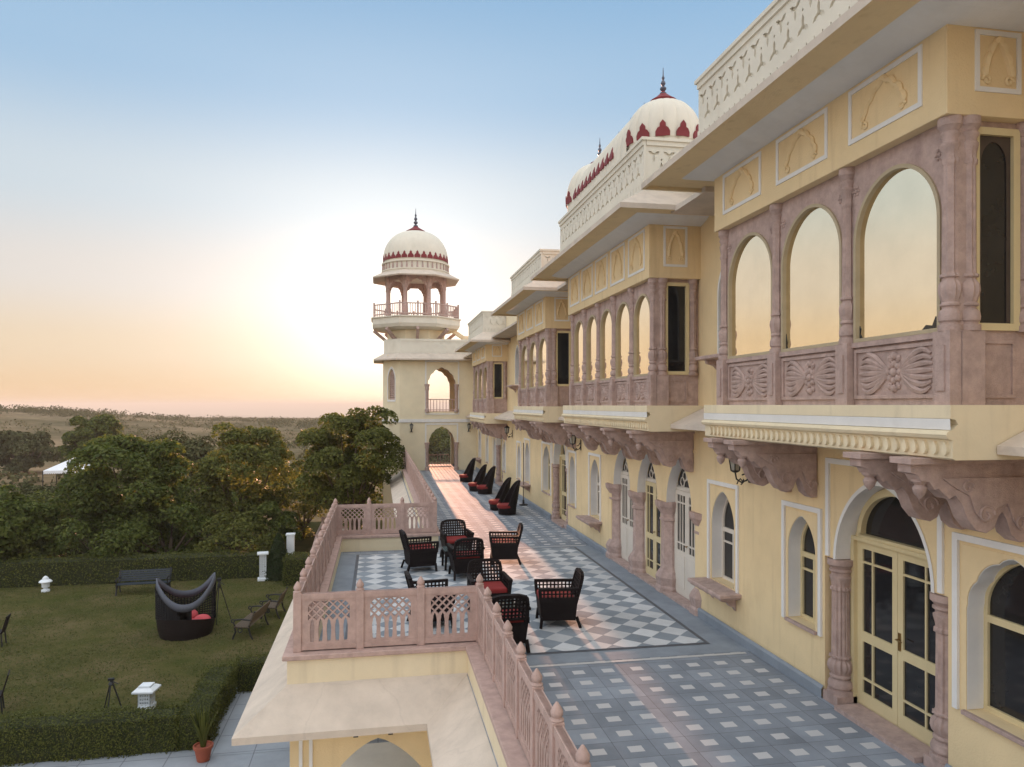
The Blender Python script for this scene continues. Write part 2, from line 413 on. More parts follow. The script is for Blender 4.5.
        if bevel:
            b = o.modifiers.new('bevel', 'BEVEL'); b.width = bevel; b.segments = 2; b.limit_method = 'ANGLE'; b.angle_limit = R(40)
        return o

def thing(name, label, cat, loc=(0, 0, 0), rz=0, group=None):
    o = bpy.data.objects.new(name, None); COL.objects.link(o)
    o.empty_display_size = 0.2
    o.location = loc; o.rotation_euler = (0, 0, rz)
    tag(o, label, cat, group); return o
def tag(o, label, cat, group=None):
    o['label'] = label; o['category'] = cat
    if group: o['group'] = group
    return o
def struct(o, kind='structure'):
    o['kind'] = kind; return o
def dup(root, loc, rz, label, group=None, scale=None):
    r = root.copy(); COL.objects.link(r); r.location = loc; r.rotation_euler = (0, 0, rz); r['label'] = label
    if scale: r.scale = scale
    if group: r['group'] = group
    for ch in list(root.children):
        c = ch.copy(); COL.objects.link(c); c.parent = r
        for g in list(ch.children):
            d = g.copy(); COL.objects.link(d); d.parent = c
    return r

def arch(c, hw, z0, zs, za, n=14, p=1.5, q=0.5):
    """closed outline of an opening with a pointed arch, in (a, b)"""
    pts = [(c - hw, z0), (c + hw, z0), (c + hw, zs)]
    for i in range(1, 2 * n):
        t = PI * i / (2 * n); x = hw * math.cos(t)
        r = abs(math.cos(t)); pts.append((c + x, zs + (za - zs) * (1 - r ** p) ** q))
    pts.append((c - hw, zs)); return pts
def cusp_arch(c, hw, z0, zs, za, lobes=9, depth=0.06, per=6, p=1.5, q=0.5):
    pts = [(c - hw, z0), (c + hw, z0), (c + hw, zs)]
    N = lobes * per
    for i in range(1, N):
        t = PI * i / N; k = 1 - depth * (1 - abs(math.sin(lobes * t)) ** 0.7)
        r = abs(math.cos(t)); pts.append((c + hw * math.cos(t) * k, zs + (za - zs) * ((1 - r ** p) ** q) * k))
    pts.append((c - hw, zs)); return pts
def rect(a0, a1, b0, b1): return [(a0, b0), (a1, b0), (a1, b1), (a0, b1)]
def scale_loop(lp, c, k, z0=None):
    return [(c[0] + (p[0] - c[0]) * k, c[1] + (p[1] - c[1]) * k) for p in lp]
FX = 5.55
facade = lambda a, b, c: (FX + c, a, b)

# ------------------------------------------------------------------ ground and terrain
def hnoise(x, y):
    return (math.sin(x * 0.031 + 1.3) * math.cos(y * 0.027 + 0.4) + 0.5 * math.sin(x * 0.083 + y * 0.05) + 0.3 * math.cos(x * 0.16 - y * 0.13 + 2)) / 1.8
def ss(a, b, x):
    t = min(1, max(0, (x - a) / (b - a))); return t * t * (3 - 2 * t)
def terrain_z(x, y):
    r = math.hypot(x, y); az = math.degrees(math.atan2(x, y))
    z = -4.02 - 2.3 * ss(46, 100, r)
    ridge = 8.3 - 7.2 * ss(-27, -9, az)                     # the ridge sinks towards the sunset
    if az > -2: ridge = 0.2 + 3.0 * ss(-2, 6, az)
    if az < -60 or az > 60: ridge = 4
    z += ridge * ss(130, 390, r) + 0.9 * hnoise(x, y) * ss(90, 220, r)
    z -= 118 * ss(420, 3200, r) + 300 * ss(5000, 33000, r)
    if r > 2500:
        d = (az + 11.4) / 1.5; d2 = (az + 9.6) / 2.2; d3 = (az + 13.8) / 2.4
        z += (44 * math.exp(-d * d) + 34 * math.exp(-d2 * d2) + 26 * math.exp(-d3 * d3)) * math.exp(-((r - 4200) / 700) ** 2) * (1 + 0.12 * math.sin(az * 7))
        z += 40 * ss(5000, 9000, r) * (0.5 + 0.5 * math.sin(az * 0.35)) * (1 - ss(9000, 16000, r))
    return z
m = MB(); NA = 720
rings = [0.0] + list(np.linspace(12, 46, 5)) + list(np.geomspace(52, 700, 60)) + list(np.geomspace(780, 34000, 46))
for r in rings:
    for k in range(NA):
        a = 2 * PI * k / NA; x = r * math.sin(a); y = r * math.cos(a)
        m.v.append((x, y, terrain_z(x, y)))
for i in range(len(rings) - 1):
    for k in range(NA):
        a = i * NA + k; b = i * NA + (k + 1) % NA
        m.f.append((a, b, b + NA, a + NA))
struct(m.build('terrain', 'dryland', recalc=False, angle=180))

def sheet(name, mt, x0, x1, y0, y1, z):
    m = MB(); m.add([(x0, y0, z), (x1, y0, z), (x1, y1, z), (x0, y1, z)], [(0, 1, 2, 3)])
    return struct(m.build(name, mt, recalc=False, smooth=False))
sheet('garden_soil', 'dirt', -40, 14, 33.2, 50, -4.0)
sheet('lawn', 'lawn', -40, -1.3, 17.2, 34.6, -3.995)
# garden paving with slab joints
pm = MATS['paving']; n_ = pm.node_tree; b_ = n_.nodes['Principled BSDF']
bt = n_.nodes.new('ShaderNodeTexBrick'); bt.offset = 0; bt.inputs['Scale'].default_value = 1
bt.inputs['Brick Width'].default_value = 0.9; bt.inputs['Row Height'].default_value = 0.9; bt.inputs['Mortar Size'].default_value = 0.012
g_ = n_.nodes.new('ShaderNodeNewGeometry'); n_.links.new(g_.outputs['Position'], bt.inputs['Vector'])
src_ = b_.inputs['Base Color'].links[0].from_socket
mm_ = n_.nodes.new('ShaderNodeMix'); mm_.data_type = 'RGBA'; mm_.inputs['B'].default_value = (0.16, 0.17, 0.19, 1)
n_.links.new(bt.outputs['Fac'], mm_.inputs['Factor']); n_.links.new(src_, mm_.inputs['A']); n_.links.new(mm_.outputs['Result'], b_.inputs['Base Color'])
sheet('paving', 'paving', -40, -1.3, -12, 17.75, -3.99)
sheet('side_paving', 'paving', -4.0, 1.4, 17.0, 21.0, -3.985)
mat('palefloor', (0.76, 0.71, 0.63), 0.6, 0.08, 1.5)
sheet('porch_floor_below', 'palefloor', -1.3, 5.5, -12, 42, -3.988)

# ------------------------------------------------------------------ palace
palace = thing('palace', 'long pale yellow palace wing with mauve stone bay windows above a tiled terrace', 'palace', (FX, 14.8, -4))
def P(mb, name, mt, parent=None, **k): return mb.build(name, mt, parent or palace, abs_=True, **k)

Yc = 14.8
mir = lambda y: 2 * Yc - y
win_sm = [8.93, mir(8.93)]                                   # plain small windows
win_sh = [11.2, mir(11.2), 27.2, 40.3]                       # windows with a stone shelf
win_cu = [5.62, mir(5.62)]                                   # wider windows beside the doors
win_fr = [28.85, 32.35, 35.1, 37.55]
doors = [7.40, mir(7.40), 33.7]
tri = [13.02, 14.66, 16.30]
YT = 14.66
up_win = [10.9, 18.75, 26.0, 29.2, 38.6]                     # arched openings of the upper recess wall

def door_open(c):
    a = arch(c, 0.80, 1.80, 1.80, 2.80, 16, 1.7, 0.5)[2:]
    return [(c - 1.02, -0.02), (c + 1.02, -0.02), (c + 1.02, 1.80)] + a + [(c - 1.02, 1.80)]
holes = []
for y in win_sm: holes.append(arch(y, 0.32, 0.79, 1.75, 2.22))
for y in win_sh: holes.append(arch(y, 0.40, 0.78, 1.70, 2.28))
for y in win_cu: holes.append(cusp_arch(y, 0.52, 0.78, 1.75, 2.33, 5, 0.05))
for y in win_fr: holes.append(arch(y, 0.32, 0.75, 1.55, 2.1))
for y in doors: holes.append(door_open(y))
tl = [(YT - 2.38, -0.02), (YT + 2.38, -0.02), (YT + 2.38, 1.8)]
for y in tri[::-1]: tl += arch(y, 0.58, -0.02, 1.8, 2.68)[2:]
holes.append(tl + [(YT - 2.38, 1.8)])
for y in up_win: holes.append(arch(y, 0.42, 4.55, 5.5, 6.05))
m = MB()
m.ext(rect(-6, 41.79, -4.02, 7.2), holes, 0, 0.32, facade)
P(m, 'wall', 'yellow')
m = MB()
m.box(FX + 0.5, 15, -6, 46, -4.02, 7.1); P(m, 'rear_block', 'cream')
# roof slab
m = MB(); m.box(FX + 0.05, 15.1, -6, 41.79, 7.2, 7.42); P(m, 'roof', 'roofcream')
# skirting along the terrace
edges = [-6]
for c, h in sorted([(c, 1.02) for c in doors] + [(YT, 2.38)]): edges += [c - h, c + h]
edges.append(41.79)
for i in range(0, len(edges), 2):
    a, b = edges[i], edges[i + 1]; m = MB()
    m.add([(FX - 0.02, a, 0.16), (FX - 0.02, b, 0.16), (FX - 0.05, b, 0.12), (FX - 0.05, a, 0.12), (FX - 0.05, a, 0), (FX - 0.05, b, 0)],
          [(0, 1, 2, 3), (3, 2, 5, 4)])
    P(m, 'skirting', 'plinth', recalc=False, smooth=False)

def frame_rect(c, hw, z0, z1, wd, d, mt, lab='frame_moulding', parent=None, legs_only=None):
    m = MB()
    b0 = legs_only if legs_only is not None else z0
    if legs_only is None:
        m.ext(rect(c - hw, c + hw, z0, z1), [rect(c - hw + wd, c + hw - wd, z0 + wd, z1 - wd)], -d, 0.01, facade)
    else:
        m.ext([(c - hw, z0), (c - hw + wd, z0), (c - hw + wd, z1 - wd), (c + hw - wd, z1 - wd), (c + hw - wd, z0), (c + hw, z0), (c + hw, z1), (c - hw, z1)], [], -d, 0.01, facade)
    return P(m, lab, mt, parent)
def reveal(parent, loop, d=0.30, skip_bottom=True, mt='white', name='reveal'):
    lp = loop[1:] + [loop[0]]
    ins = scale_loop(lp, ((loop[0][0] + loop[1][0]) / 2, (loop[1][1] + max(p[1] for p in loop)) / 2), 0.992)
    m = MB()
    m.strip([facade(p[0], p[1], -0.004) for p in ins], [facade(p[0], p[1], d) for p in ins])
    m.strip([facade(p[0], p[1], -0.004) for p in ins], [facade(p[0], p[1], -0.004) for p in lp])
    return P(m, name, mt, parent, recalc=False)

def window(y, hw, z0, zs, za, mt='joinery', cusp=False, framehw=None, frametop=None, framebot=None, shelf=False, name='window'):
    loop = cusp_arch(y, hw, z0, zs, za, 5, 0.05) if cusp else arch(y, hw, z0, zs, za)
    root = frame_rect(y, framehw or hw + 0.14, framebot or z0 - 0.03, frametop or za + 0.16, 0.065, 0.03, 'white', name, None, legs_only=True)
    m = MB(); fh = framehw or hw + 0.14
    m.ext(rect(y - fh + 0.10, y + fh - 0.10, z0 + 0.0, (frametop or za + 0.16) - 0.10), [[(p[0], p[1]) if p[1] > z0 else (p[0], z0 + 0.002) for p in scale_loop(loop, (y, z0), 1.004)]], -0.012, 0.005, facade)
    P(m, 'inner_panel', 'yellow', root)
    reveal(root, loop, 0.18)
    # joinery
    fr = 0.05
    lo = rect(y - hw + fr, y - 0.02, z0 + fr, zs - 0.12); lo2 = rect(y + 0.02, y + hw - fr, z0 + fr, zs - 0.12)
    top = arch(y, hw - fr, zs - 0.05, zs + 0.02, za - fr)
    m = MB(); m.ext(scale_loop(arch(y, hw, z0, zs, za), (y, z0), 1.03), [lo, lo2, top], 0.175, 0.225, facade)
    if not cusp:
        m.box(FX + 0.18, FX + 0.22, y - hw + fr, y + hw - fr, zs - 0.30, zs - 0.27)
    P(m, 'window_frame', mt, root)
    m = MB(); m.ext(scale_loop(arch(y, hw, z0, zs, za), (y, z0), 1.02), [], 0.203, 0.211, facade)
    P(m, 'window_pane', 'darkglass', root)
    m = MB()
    if shelf:
        m.box(FX - 0.36, FX + 0.24, y - 0.62, y + 0.60, z0 - 0.085, z0 - 0.025); m.box(FX - 0.33, FX, y - 0.58, y + 0.56, z0 - 0.12, z0 - 0.087)
        P(m, 'shelf', 'stone', root, bevel=0.012)
        for q in (-0.4, 0.38):
            m = MB(); m.ext([(0.002, z0 - 0.12), (-0.27, z0 - 0.12), (-0.25, z0 - 0.17), (-0.15, z0 - 0.19), (-0.11, z0 - 0.25), (-0.04, z0 - 0.27), (0.002, z0 - 0.34)], [], y + q - 0.045, y + q + 0.045, lambda a, b, c: (FX + a, c, b))
            P(m, 'shelf_bracket', 'stone', root, bevel=0.01)
    else:
        m.box(FX - 0.05, FX + 0.25, y - hw - 0.03, y + hw + 0.03, z0 - 0.045, z0 - 0.003)
        P(m, 'sill', 'stone', root, bevel=0.006)
    return root

for y in win_sm: window(y, 0.32, 0.79, 1.75, 2.22, 'joinery')
for y in win_sh: window(y, 0.40, 0.78, 1.70, 2.28, 'joinery_white', shelf=True)
for y in win_cu: window(y, 0.52, 0.78, 1.75, 2.33, 'joinery', cusp=True, framehw=0.68, frametop=2.46)
for y in win_fr: window(y, 0.32, 0.75, 1.55, 2.1, 'joinery_white')
for y in up_win:
    loop = arch(y, 0.42, 4.55, 5.5, 6.05)
    m = MB(); m.ext(scale_loop(loop, (y, 5.3), 1.12), [scale_loop(loop, (y, 5.3), 1.02)], -0.02, 0.01, facade)
    root = P(m, 'upper_window', 'white')
    reveal(root, loop, 0.24)
    m = MB(); m.ext(scale_loop(loop, (y, 5.3), 1.03), [], 0.24, 0.25, facade); P(m, 'window_pane', 'darkglass', root)
    m = MB(); m.box(FX - 0.36, FX - 0.001, y - 0.6, y + 0.6, 4.44, 4.50); P(m, 'shelf', 'stone', root, bevel=0.012)
    for q in (-0.4, 0.38):
        m = MB(); m.ext([(0.002, 4.44), (-0.27, 4.44), (-0.25, 4.38), (-0.12, 4.34), (-0.04, 4.26), (0.002, 4.2)], [], y + q - 0.045, y + q + 0.045, lambda a, b, c: (FX + a, c, b))
        P(m, 'shelf_bracket', 'stone', root)

COLPROF = [(1.45, 0), (1.45, 0.05), (1.15, 0.055), (1.15, 0.07), (1.38, 0.085), (1.42, 0.12), (1.30, 0.16), (0.95, 0.185), (0.95, 0.20), (1.22, 0.21), (1.22, 0.225), (1.0, 0.24), (1.25, 0.29), (1.38, 0.34), (1.30, 0.39), (0.92, 0.425), (0.92, 0.44), (1.2, 0.45), (1.2, 0.47), (0.95, 0.48), (0.95, 0.5)]
def fluted(mb, x, y, z0, z1, r, n=40, fl=14, a0=0, a1=2 * PI):
    h = z1 - z0
    prof = [(k * r, z) for k, z in COLPROF]
    body = [(r * 0.94, 0.55), (r * 0.9, h - 0.42), (r * 0.9, h - 0.40), (r * 1.08, h - 0.385), (r * 1.08, h - 0.355), (r * 0.92, h - 0.34), (r * 0.96, h - 0.30), (r * 1.18, h - 0.24), (r * 1.2, h - 0.215), (r * 1.0, h - 0.20), (r * 1.02, h - 0.17), (r * 1.25, h - 0.15), (r * 1.25, h - 0.13), (r * 1.05, h - 0.12), (r * 1.35, h - 0.075), (r * 1.45, h - 0.07), (r * 1.45, h)]
    mb.lathe(prof + body, (x, y, z0), n, lambda a, z: 1 + (0.085 * math.cos(fl * a) if 0.24 < z < h - 0.24 else 0), a0, a1)

def door_leaf(root, ya, yb, z0, z1, x, mt, style, handle_side):
    """a glazed leaf; style 'glass' has two glazed fields, 'panel' a solid lower half"""
    s = 0.085; h = z1 - z0; fn = lambda a, b, c: (x + c, a, b)
    hs = []; W = yb - ya
    mid = z0 + h * 0.42
    k1 = ya + s + (W - 2 * s) * (0.66 if handle_side > 0 else 0.34)
    def cell(a0, a1, b0, b1): hs.append(rect(a0, a1, b0, b1))
    g = 0.012
    if style == 'glass':
        up0, up1 = mid + 0.06, z1 - s; t = up1 - 0.16
        for a0, a1 in ((ya + s, k1 - g), (k1 + g, yb - s)):
            cell(a0, a1, up0, t - g); cell(a0, a1, t + g, up1)
        lo0, lo1 = z0 + 0.15, mid - 0.06; t = lo0 + 0.17
        for a0, a1 in ((ya + s, k1 - g), (k1 + g, yb - s)):
            cell(a0, a1, lo0, t - g); cell(a0, a1, t + g, lo1)
    else:
        up0, up1 = mid, z1 - s
        c3 = [ya + s + (W - 2 * s) * i / 3 for i in range(4)]
        for i in range(3):
            a0, a1 = c3[i] + g * (i > 0), c3[i + 1] - g * (i < 2)
            cell(a0, a1, up0, up0 + 0.13); cell(a0, a1, up0 + 0.16, up1 - 0.16); cell(a0, a1, up1 - 0.13, up1)
    m = MB(); m.ext(rect(ya, yb, z0, z1), hs, 0, 0.045, fn)
    if style == 'panel':
        m.ext(rect(ya + s, yb - s, z0 + 0.13, mid - 0.08), [], -0.012, 0.002, fn)
    leaf = P(m, 'door_leaf', mt, root)
    m = MB(); m.box(x + 0.02, x + 0.028, ya + 0.02, yb - 0.02, z0 + 0.02, z1 - 0.02); P(m, 'door_pane', 'darkglass', root)
    return leaf

def door(y):
    op = door_open(y)
    m = MB(); c = y
    m.ext([(c - 0.97, 1.82), (c - 0.905, 1.82), (c - 0.905, 2.975), (c + 0.905, 2.975), (c + 0.905, 1.82), (c + 0.97, 1.82), (c + 0.97, 3.04), (c - 0.97, 3.04)], [], -0.03, 0.01, facade)
    root = P(m, 'door', 'white')
    lp = arch(c, 0.80, 1.80, 1.80, 2.80, 16, 1.7, 0.5)[2:]
    lp = [(p[0], p[1] - 0.004) for p in scale_loop(lp, (c, 1.9), 0.993)]
    m = MB(); m.strip([facade(p[0], p[1], -0.004) for p in lp], [facade(p[0], p[1], 0.27) for p in lp])
    big = scale_loop(lp, (c, 1.9), 1.06)
    m.strip([facade(p[0], p[1], -0.006) for p in lp], [facade(p[0], p[1], -0.006) for p in big])
    P(m, 'reveal', 'white', root, recalc=False)
    X = FX + 0.24
    # wooden frame with arched fanlight
    fan = arch(c, 0.60, 2.14, 2.14, 2.66, 16, 2.0, 0.5); fan2 = arch(c, 0.68, 2.08, 2.08, 2.75, 16, 2.0, 0.5)
    hole = rect(c - 0.70, c + 0.70, 0.06, 2.05)
    m = MB(); m.ext([(c - 1.03, -0.01), (c + 1.03, -0.01), (c + 1.03, 2.86), (c - 1.03, 2.86)], [hole, fan], 0.24, 0.31, facade)
    m.ext(fan2, [scale_loop(fan, (c, 2.14), 1.0)], 0.20, 0.241, facade)
    m.box(FX + 0.18, FX + 0.241, c - 0.78, c + 0.78, 2.055, 2.10)
    m.box(FX + 0.19, FX + 0.241, c - 0.78, c - 0.72, 0.02, 2.053); m.box(FX + 0.19, FX + 0.241, c + 0.72, c + 0.78, 0.02, 2.053)
    P(m, 'door_frame', 'joinery', root)
    m = MB(); m.ext(scale_loop(fan, (c, 2.2), 1.03), [], 0.272, 0.28, facade); P(m, 'fanlight', 'darkglass', root)
    door_leaf(root, c - 0.695, c - 0.003, 0.07, 2.045, FX + 0.235, 'joinery', 'glass', -1)
    door_leaf(root, c + 0.003, c + 0.695, 0.07, 2.045, FX + 0.235, 'joinery', 'glass', 1)
    m = MB(); m.box(FX + 0.222, FX + 0.234, c - 0.055, c - 0.02, 0.93, 1.13); m.tube([(FX + 0.23, c - 0.037, 1.06), (FX + 0.18, c - 0.037, 1.06), (FX + 0.178, c - 0.13, 1.055)], 0.009, 6)
    P(m, 'handle', 'brass', root)
    for q in (-0.87, 0.87):
        m = MB(); fluted(m, FX + 0.12, c + q, 0.12, 1.79, 0.108)
        m.box(FX - 0.03, FX + 0.27, c + q - 0.15, c + q + 0.15, -0.005, 0.12)
        P(m, 'column', 'stone', root)
    m = MB(); m.box(FX - 0.10, FX + 0.26, c - 0.68, c + 0.68, -0.005, 0.055); P(m, 'threshold', 'stone', root)
for y in doors: door(y)

# triple arched doorway under the middle bay
m = MB()
m.ext(rect(YT - 2.42, YT + 2.42, 2.84, 2.90), [], -0.012, 0.005, facade)
tri_root = P(m, 'triple_doorway', 'yellow')
for i, c in enumerate(tri):
    lp = [(p[0], p[1] - 0.003) for p in scale_loop(arch(c, 0.58, 1.8, 1.8, 2.68)[2:], (c, 1.9), 0.993)]
    m = MB(); m.strip([facade(p[0], p[1], -0.004) for p in lp], [facade(p[0], p[1], 0.19) for p in lp]); P(m, 'reveal', 'white', tri_root, recalc=False)
    fan = arch(c, 0.50, 2.14, 2.14, 2.60)
    hole = rect(c - 0.54, c + 0.54, 0.06, 2.06)
    m = MB(); m.ext(rect(c - 0.818, c + 0.818, -0.01, 2.72), [hole, fan], 0.18, 0.23, facade)
    for k in range(5):                                    # looped tracery of the fanlight
        a = PI * (k + 0.5) / 5
        ctr = (c + 0.27 * math.cos(a), 2.16 + 0.22 * math.sin(a))
        m.tube([facade(ctr[0] + 0.085 * math.cos(t), ctr[1] + 0.085 * math.sin(t), 0.196) for t in np.linspace(0, 2 * PI, 15)], 0.011, 5, False)
    m.tube([facade(c + 0.19 * math.cos(t), 2.14 + 0.15 * math.sin(t), 0.196) for t in np.linspace(0, PI, 12)], 0.011, 5)
    P(m, 'door_frame', 'joinery_white', tri_root)
    m = MB(); m.ext(scale_loop(fan, (c, 2.2), 1.04), [], 0.206, 0.213, facade); P(m, 'fanlight', 'darkglass', tri_root)
    st = 'glass' if i == 1 else 'panel'; mt = 'joinery' if i == 1 else 'joinery_white'
    door_leaf(tri_root, c - 0.535, c - 0.003, 0.07, 2.055, FX + 0.17, mt, st, -1)
    door_leaf(tri_root, c + 0.003, c + 0.535, 0.07, 2.055, FX + 0.17, mt, st, 1)
    m = MB(); m.tube([(FX + 0.17, c - 0.03, 1.04), (FX + 0.12, c - 0.03, 1.04), (FX + 0.118, c - 0.11, 1.035)], 0.009, 6); P(m, 'handle', 'brass', tri_root)
    m = MB(); m.box(FX - 0.06, FX + 0.21, c - 0.62, c + 0.62, -0.005, 0.05); P(m, 'threshold', 'stone', tri_root)
for c in (12.22, 13.84, 15.48, 17.10):
    m = MB()
    prof = [(0.36, 0), (0.36, 0.10), (0.33, 0.14), (0.36, 0.30), (0.32, 0.38), (0.26, 0.45), (0.245, 0.50), (0.235, 1.40), (0.27, 1.42), (0.27, 1.46), (0.24, 1.48), (0.25, 1.55), (0.36, 1.70), (0.37, 1.80)]
    m.lathe([(r * 0.92, z) for r, z in prof], (FX + 0.22, c, 0), 8, None, PI / 8, 2 * PI + PI / 8)
    P(m, 'pier', 'stone', tri_root, angle=20)

# ------------------------------------------------------------------ bays
def moulding(mb, prof, y0, y1):
    """profile [(x, z)] swept along Y with caps"""
    n = len(prof); o = len(mb.v)
    for y in (y0, y1):
        for x, z in prof: mb.v.append((x, y, z))
    for i in range(n):
        j = (i + 1) % n; mb.f.append((o + i, o + j, o + n + j, o + n + i))
    mb.f.append(tuple(o + i for i in range(n))); mb.f.append(tuple(o + n + i for i in reversed(range(n))))

BR = [(0, 3.2), (-1.15, 3.2), (-1.15, 3.13), (-1.08, 3.11), (-1.05, 3.06), (-0.97, 3.05), (-0.92, 2.98), (-0.88, 2.99), (-0.78, 2.90), (-0.72, 2.93), (-0.66, 2.86), (-0.60, 2.72),
      (-0.52, 2.63), (-0.42, 2.60), (-0.34, 2.64), (-0.30, 2.74), (-0.26, 2.78), (-0.22, 2.72), (-0.17, 2.58), (-0.08, 2.51), (0, 2.52)]
def bracket(parent, y, dz=0.0, k=1.0):
    m = MB()
    pts = [(a * k, b + dz) for a, b in BR]
    m.ext(pts, [], y - 0.08, y + 0.08, lambda a, b, c: (FX + a, c, b))
    inner = [(-0.03, 3.08), (-0.86, 3.08), (-0.74, 3.0), (-0.60, 2.93), (-0.54, 2.78), (-0.45, 2.70), (-0.38, 2.72), (-0.33, 2.82), (-0.22, 2.85), (-0.16, 2.70), (-0.09, 2.62), (-0.03, 2.62)]
    for s in (-1, 1):
        m.ext([(a * k, b + dz) for a, b in inner], [], y + s * 0.08, y + s * 0.102, lambda a, b, c: (FX + a, c, b))
        for cx, cz, r in ((-0.44, 2.76, 0.09), (-0.09, 2.68, 0.07), (-0.62, 3.0, 0.06)):
            m.tube([(FX + cx * k + r * (1 - t / 9) * math.cos(t), y + s * 0.104, cz + dz + r * (1 - t / 9) * math.sin(t)) for t in np.linspace(0, 7.5, 18)], 0.014, 5)
    m.box(FX - 1.19 * k, FX - 0.001, y - 0.13, y + 0.13, 3.202 + dz, 3.255 + dz)
    m.lathe([(0.01, -0.17), (0.045, -0.13), (0.06, -0.08), (0.04, -0.05), (0.07, -0.02), (0.07, 0.0)], (FX - 1.0 * k, y, 3.07 + dz), 10)
    P(m, 'bracket', 'stone', parent, bevel=0.008)

def carved(mb, fn, a0, a1, b0, b1):
    """palmette relief on a panel, fn(a, b, c) with c the depth (negative = proud)"""
    ca, cb = (a0 + a1) / 2, (b0 + b1) / 2; W = (a1 - a0) / 2; H = (b1 - b0) / 2
    k = 0.03
    for s in (-1, 1):
        for i in range(7):
            t = -1 + 2 * i / 6
            pts = []; rs = []
            for j in range(9):
                u = j / 8
                x = 0.17 + 0.80 * u * (1 - 0.10 * abs(t)) ; z = t * (0.10 + 0.95 * math.sin(u * PI * 0.62)) * 0.92
                if u > 0.8: z *= 1 - (u - 0.8) * 0.9 * (1 if abs(t) > 0.5 else 0)
                pts.append(fn(ca + s * x * W, cb + z * H, -0.004)); rs.append(k * (0.35 + 0.75 * math.sin(PI * min(1, u * 0.85 + 0.1))) * min(1, H / 0.2))
            mb.tube(pts, rs, 6)
    for i in range(8):
        a = 2 * PI * i / 8
        mb.ball(fn(ca + 0.075 * math.cos(a), cb + 0.075 * math.sin(a), 0.0), 0.036, n=7, m=5)
        mb.ball(fn(ca + 0.12 * math.cos(a + 0.4), cb + 0.12 * math.sin(a + 0.4), 0.0), 0.024, n=6, m=4)
    mb.ball(fn(ca, cb, -0.003), 0.045, n=8, m=5)
    for s in (-1, 1):
        mb.ball(fn(ca, cb + s * H * 0.78, 0.0), 0.04, n=7, m=5)
        for q in (-1, 1): mb.ball(fn(ca + q * 0.06, cb + s * H * 0.68, 0.0), 0.03, n=6, m=4)

def relief(mb, fn, a0, a1, b0, b1, d=0.0):
    """cusped arch relief with curled feet, inside a panel"""
    ca = (a0 + a1) / 2; W = (a1 - a0) / 2 * 0.52; H = (b1 - b0); pts = []; rs = []
    N = 46
    for i in range(N + 1):
        t = PI * i / N; r = abs(math.cos(t))
        kk = 1 - 0.09 * (1 - abs(math.sin(7 * t)) ** 0.6)
        pts.append(fn(ca + W * math.cos(t) * kk * (1 + 0.12 * r), b0 + 0.26 * H + 0.60 * H * ((1 - r ** 1.4) ** 0.6) * kk, -0.006))
        rs.append(0.026 + 0.008 * abs(math.sin(7 * t)))
    mb.tube(pts, rs, 6)
    for s in (-1, 1):
        x = ca + s * W * 1.02
        sp = [fn(x + s * (-0.01 + (0.045 * (1 - t / 8)) * math.cos(t)), b0 + 0.19 * H + 0.045 * (1 - t / 8) * math.sin(t), -0.006) for t in np.linspace(0, 7, 16)]
        mb.tube(sp, 0.015, 5)
        mb.ball(fn(x, b0 + 0.19 * H, 0), 0.022, n=6, m=4)

def arch_frame(mb, c, hw, z0, zs, za, wd, d0, d1, fn, p=1.9, q=0.5):
    mb.ext(arch(c, hw + wd, z0 - wd, zs, za + wd, 14, p, q), [arch(c, hw, z0, zs, za, 14, p, q)], d0, d1, fn)

def wedge_eave(parent, y0, y1, xw, xo, ov, ze, zt, xt, open_ends=(True, True), mt='roofcream'):
    """sloping chajja round three sides of a bay (y0..y1 wall faces, xw wall front, ov overhang)"""
    a, b = y0 - ov * open_ends[0], y1 + ov * open_ends[1]
    at, bt = y0 - 0.17 * open_ends[0], y1 + 0.17 * open_ends[1]
    X1 = FX + 0.04
    lip = 0.085
    m = MB()
    v = [(xo, a, ze), (xo, b, ze), (X1, b, ze), (X1, a, ze), (xo, a, ze + lip), (xo, b, ze + lip), (X1, b, ze + lip), (X1, a, ze + lip),
         (xt, at, zt), (xt, bt, zt), (X1, bt, zt), (X1, at, zt)]
    f = [(0, 1, 5, 4), (4, 5, 9, 8), (1, 2, 6, 5), (5, 6, 10, 9), (3, 0, 4, 7), (7, 4, 8, 11), (2, 3, 7, 6), (6, 7, 11, 10), (8, 9, 10, 11)]
    m.add(v, f)
    P(m, 'eave', mt, parent, recalc=False, smooth=False); m = MB()
    i = 0.05                                                # underside: lip, then the soffit a little higher
    m.add([(xo, a, ze), (xo, b, ze), (X1, b, ze), (X1, a, ze), (xo + i, a + i * open_ends[0], ze), (xo + i, b - i * open_ends[1], ze), (X1, b - i * open_ends[1], ze), (X1, a + i * open_ends[0], ze)],
          [(0, 4, 5, 1), (1, 5, 6, 2), (3, 7, 4, 0)])
    m.add([(xo + i, a + i * open_ends[0], ze), (xo + i, b - i * open_ends[1], ze), (X1, b - i * open_ends[1], ze), (X1, a + i * open_ends[0], ze),
           (xo + i, a + i * open_ends[0], ze + 0.05), (xo + i, b - i * open_ends[1], ze + 0.05), (X1, b - i * open_ends[1], ze + 0.05), (X1, a + i * open_ends[0], ze + 0.05)],
          [(0, 4, 5, 1), (1, 5, 6, 2), (3, 7, 4, 0), (4, 7, 6, 5)])
    return P(m, 'soffit', 'yellow', parent, recalc=False, smooth=False)

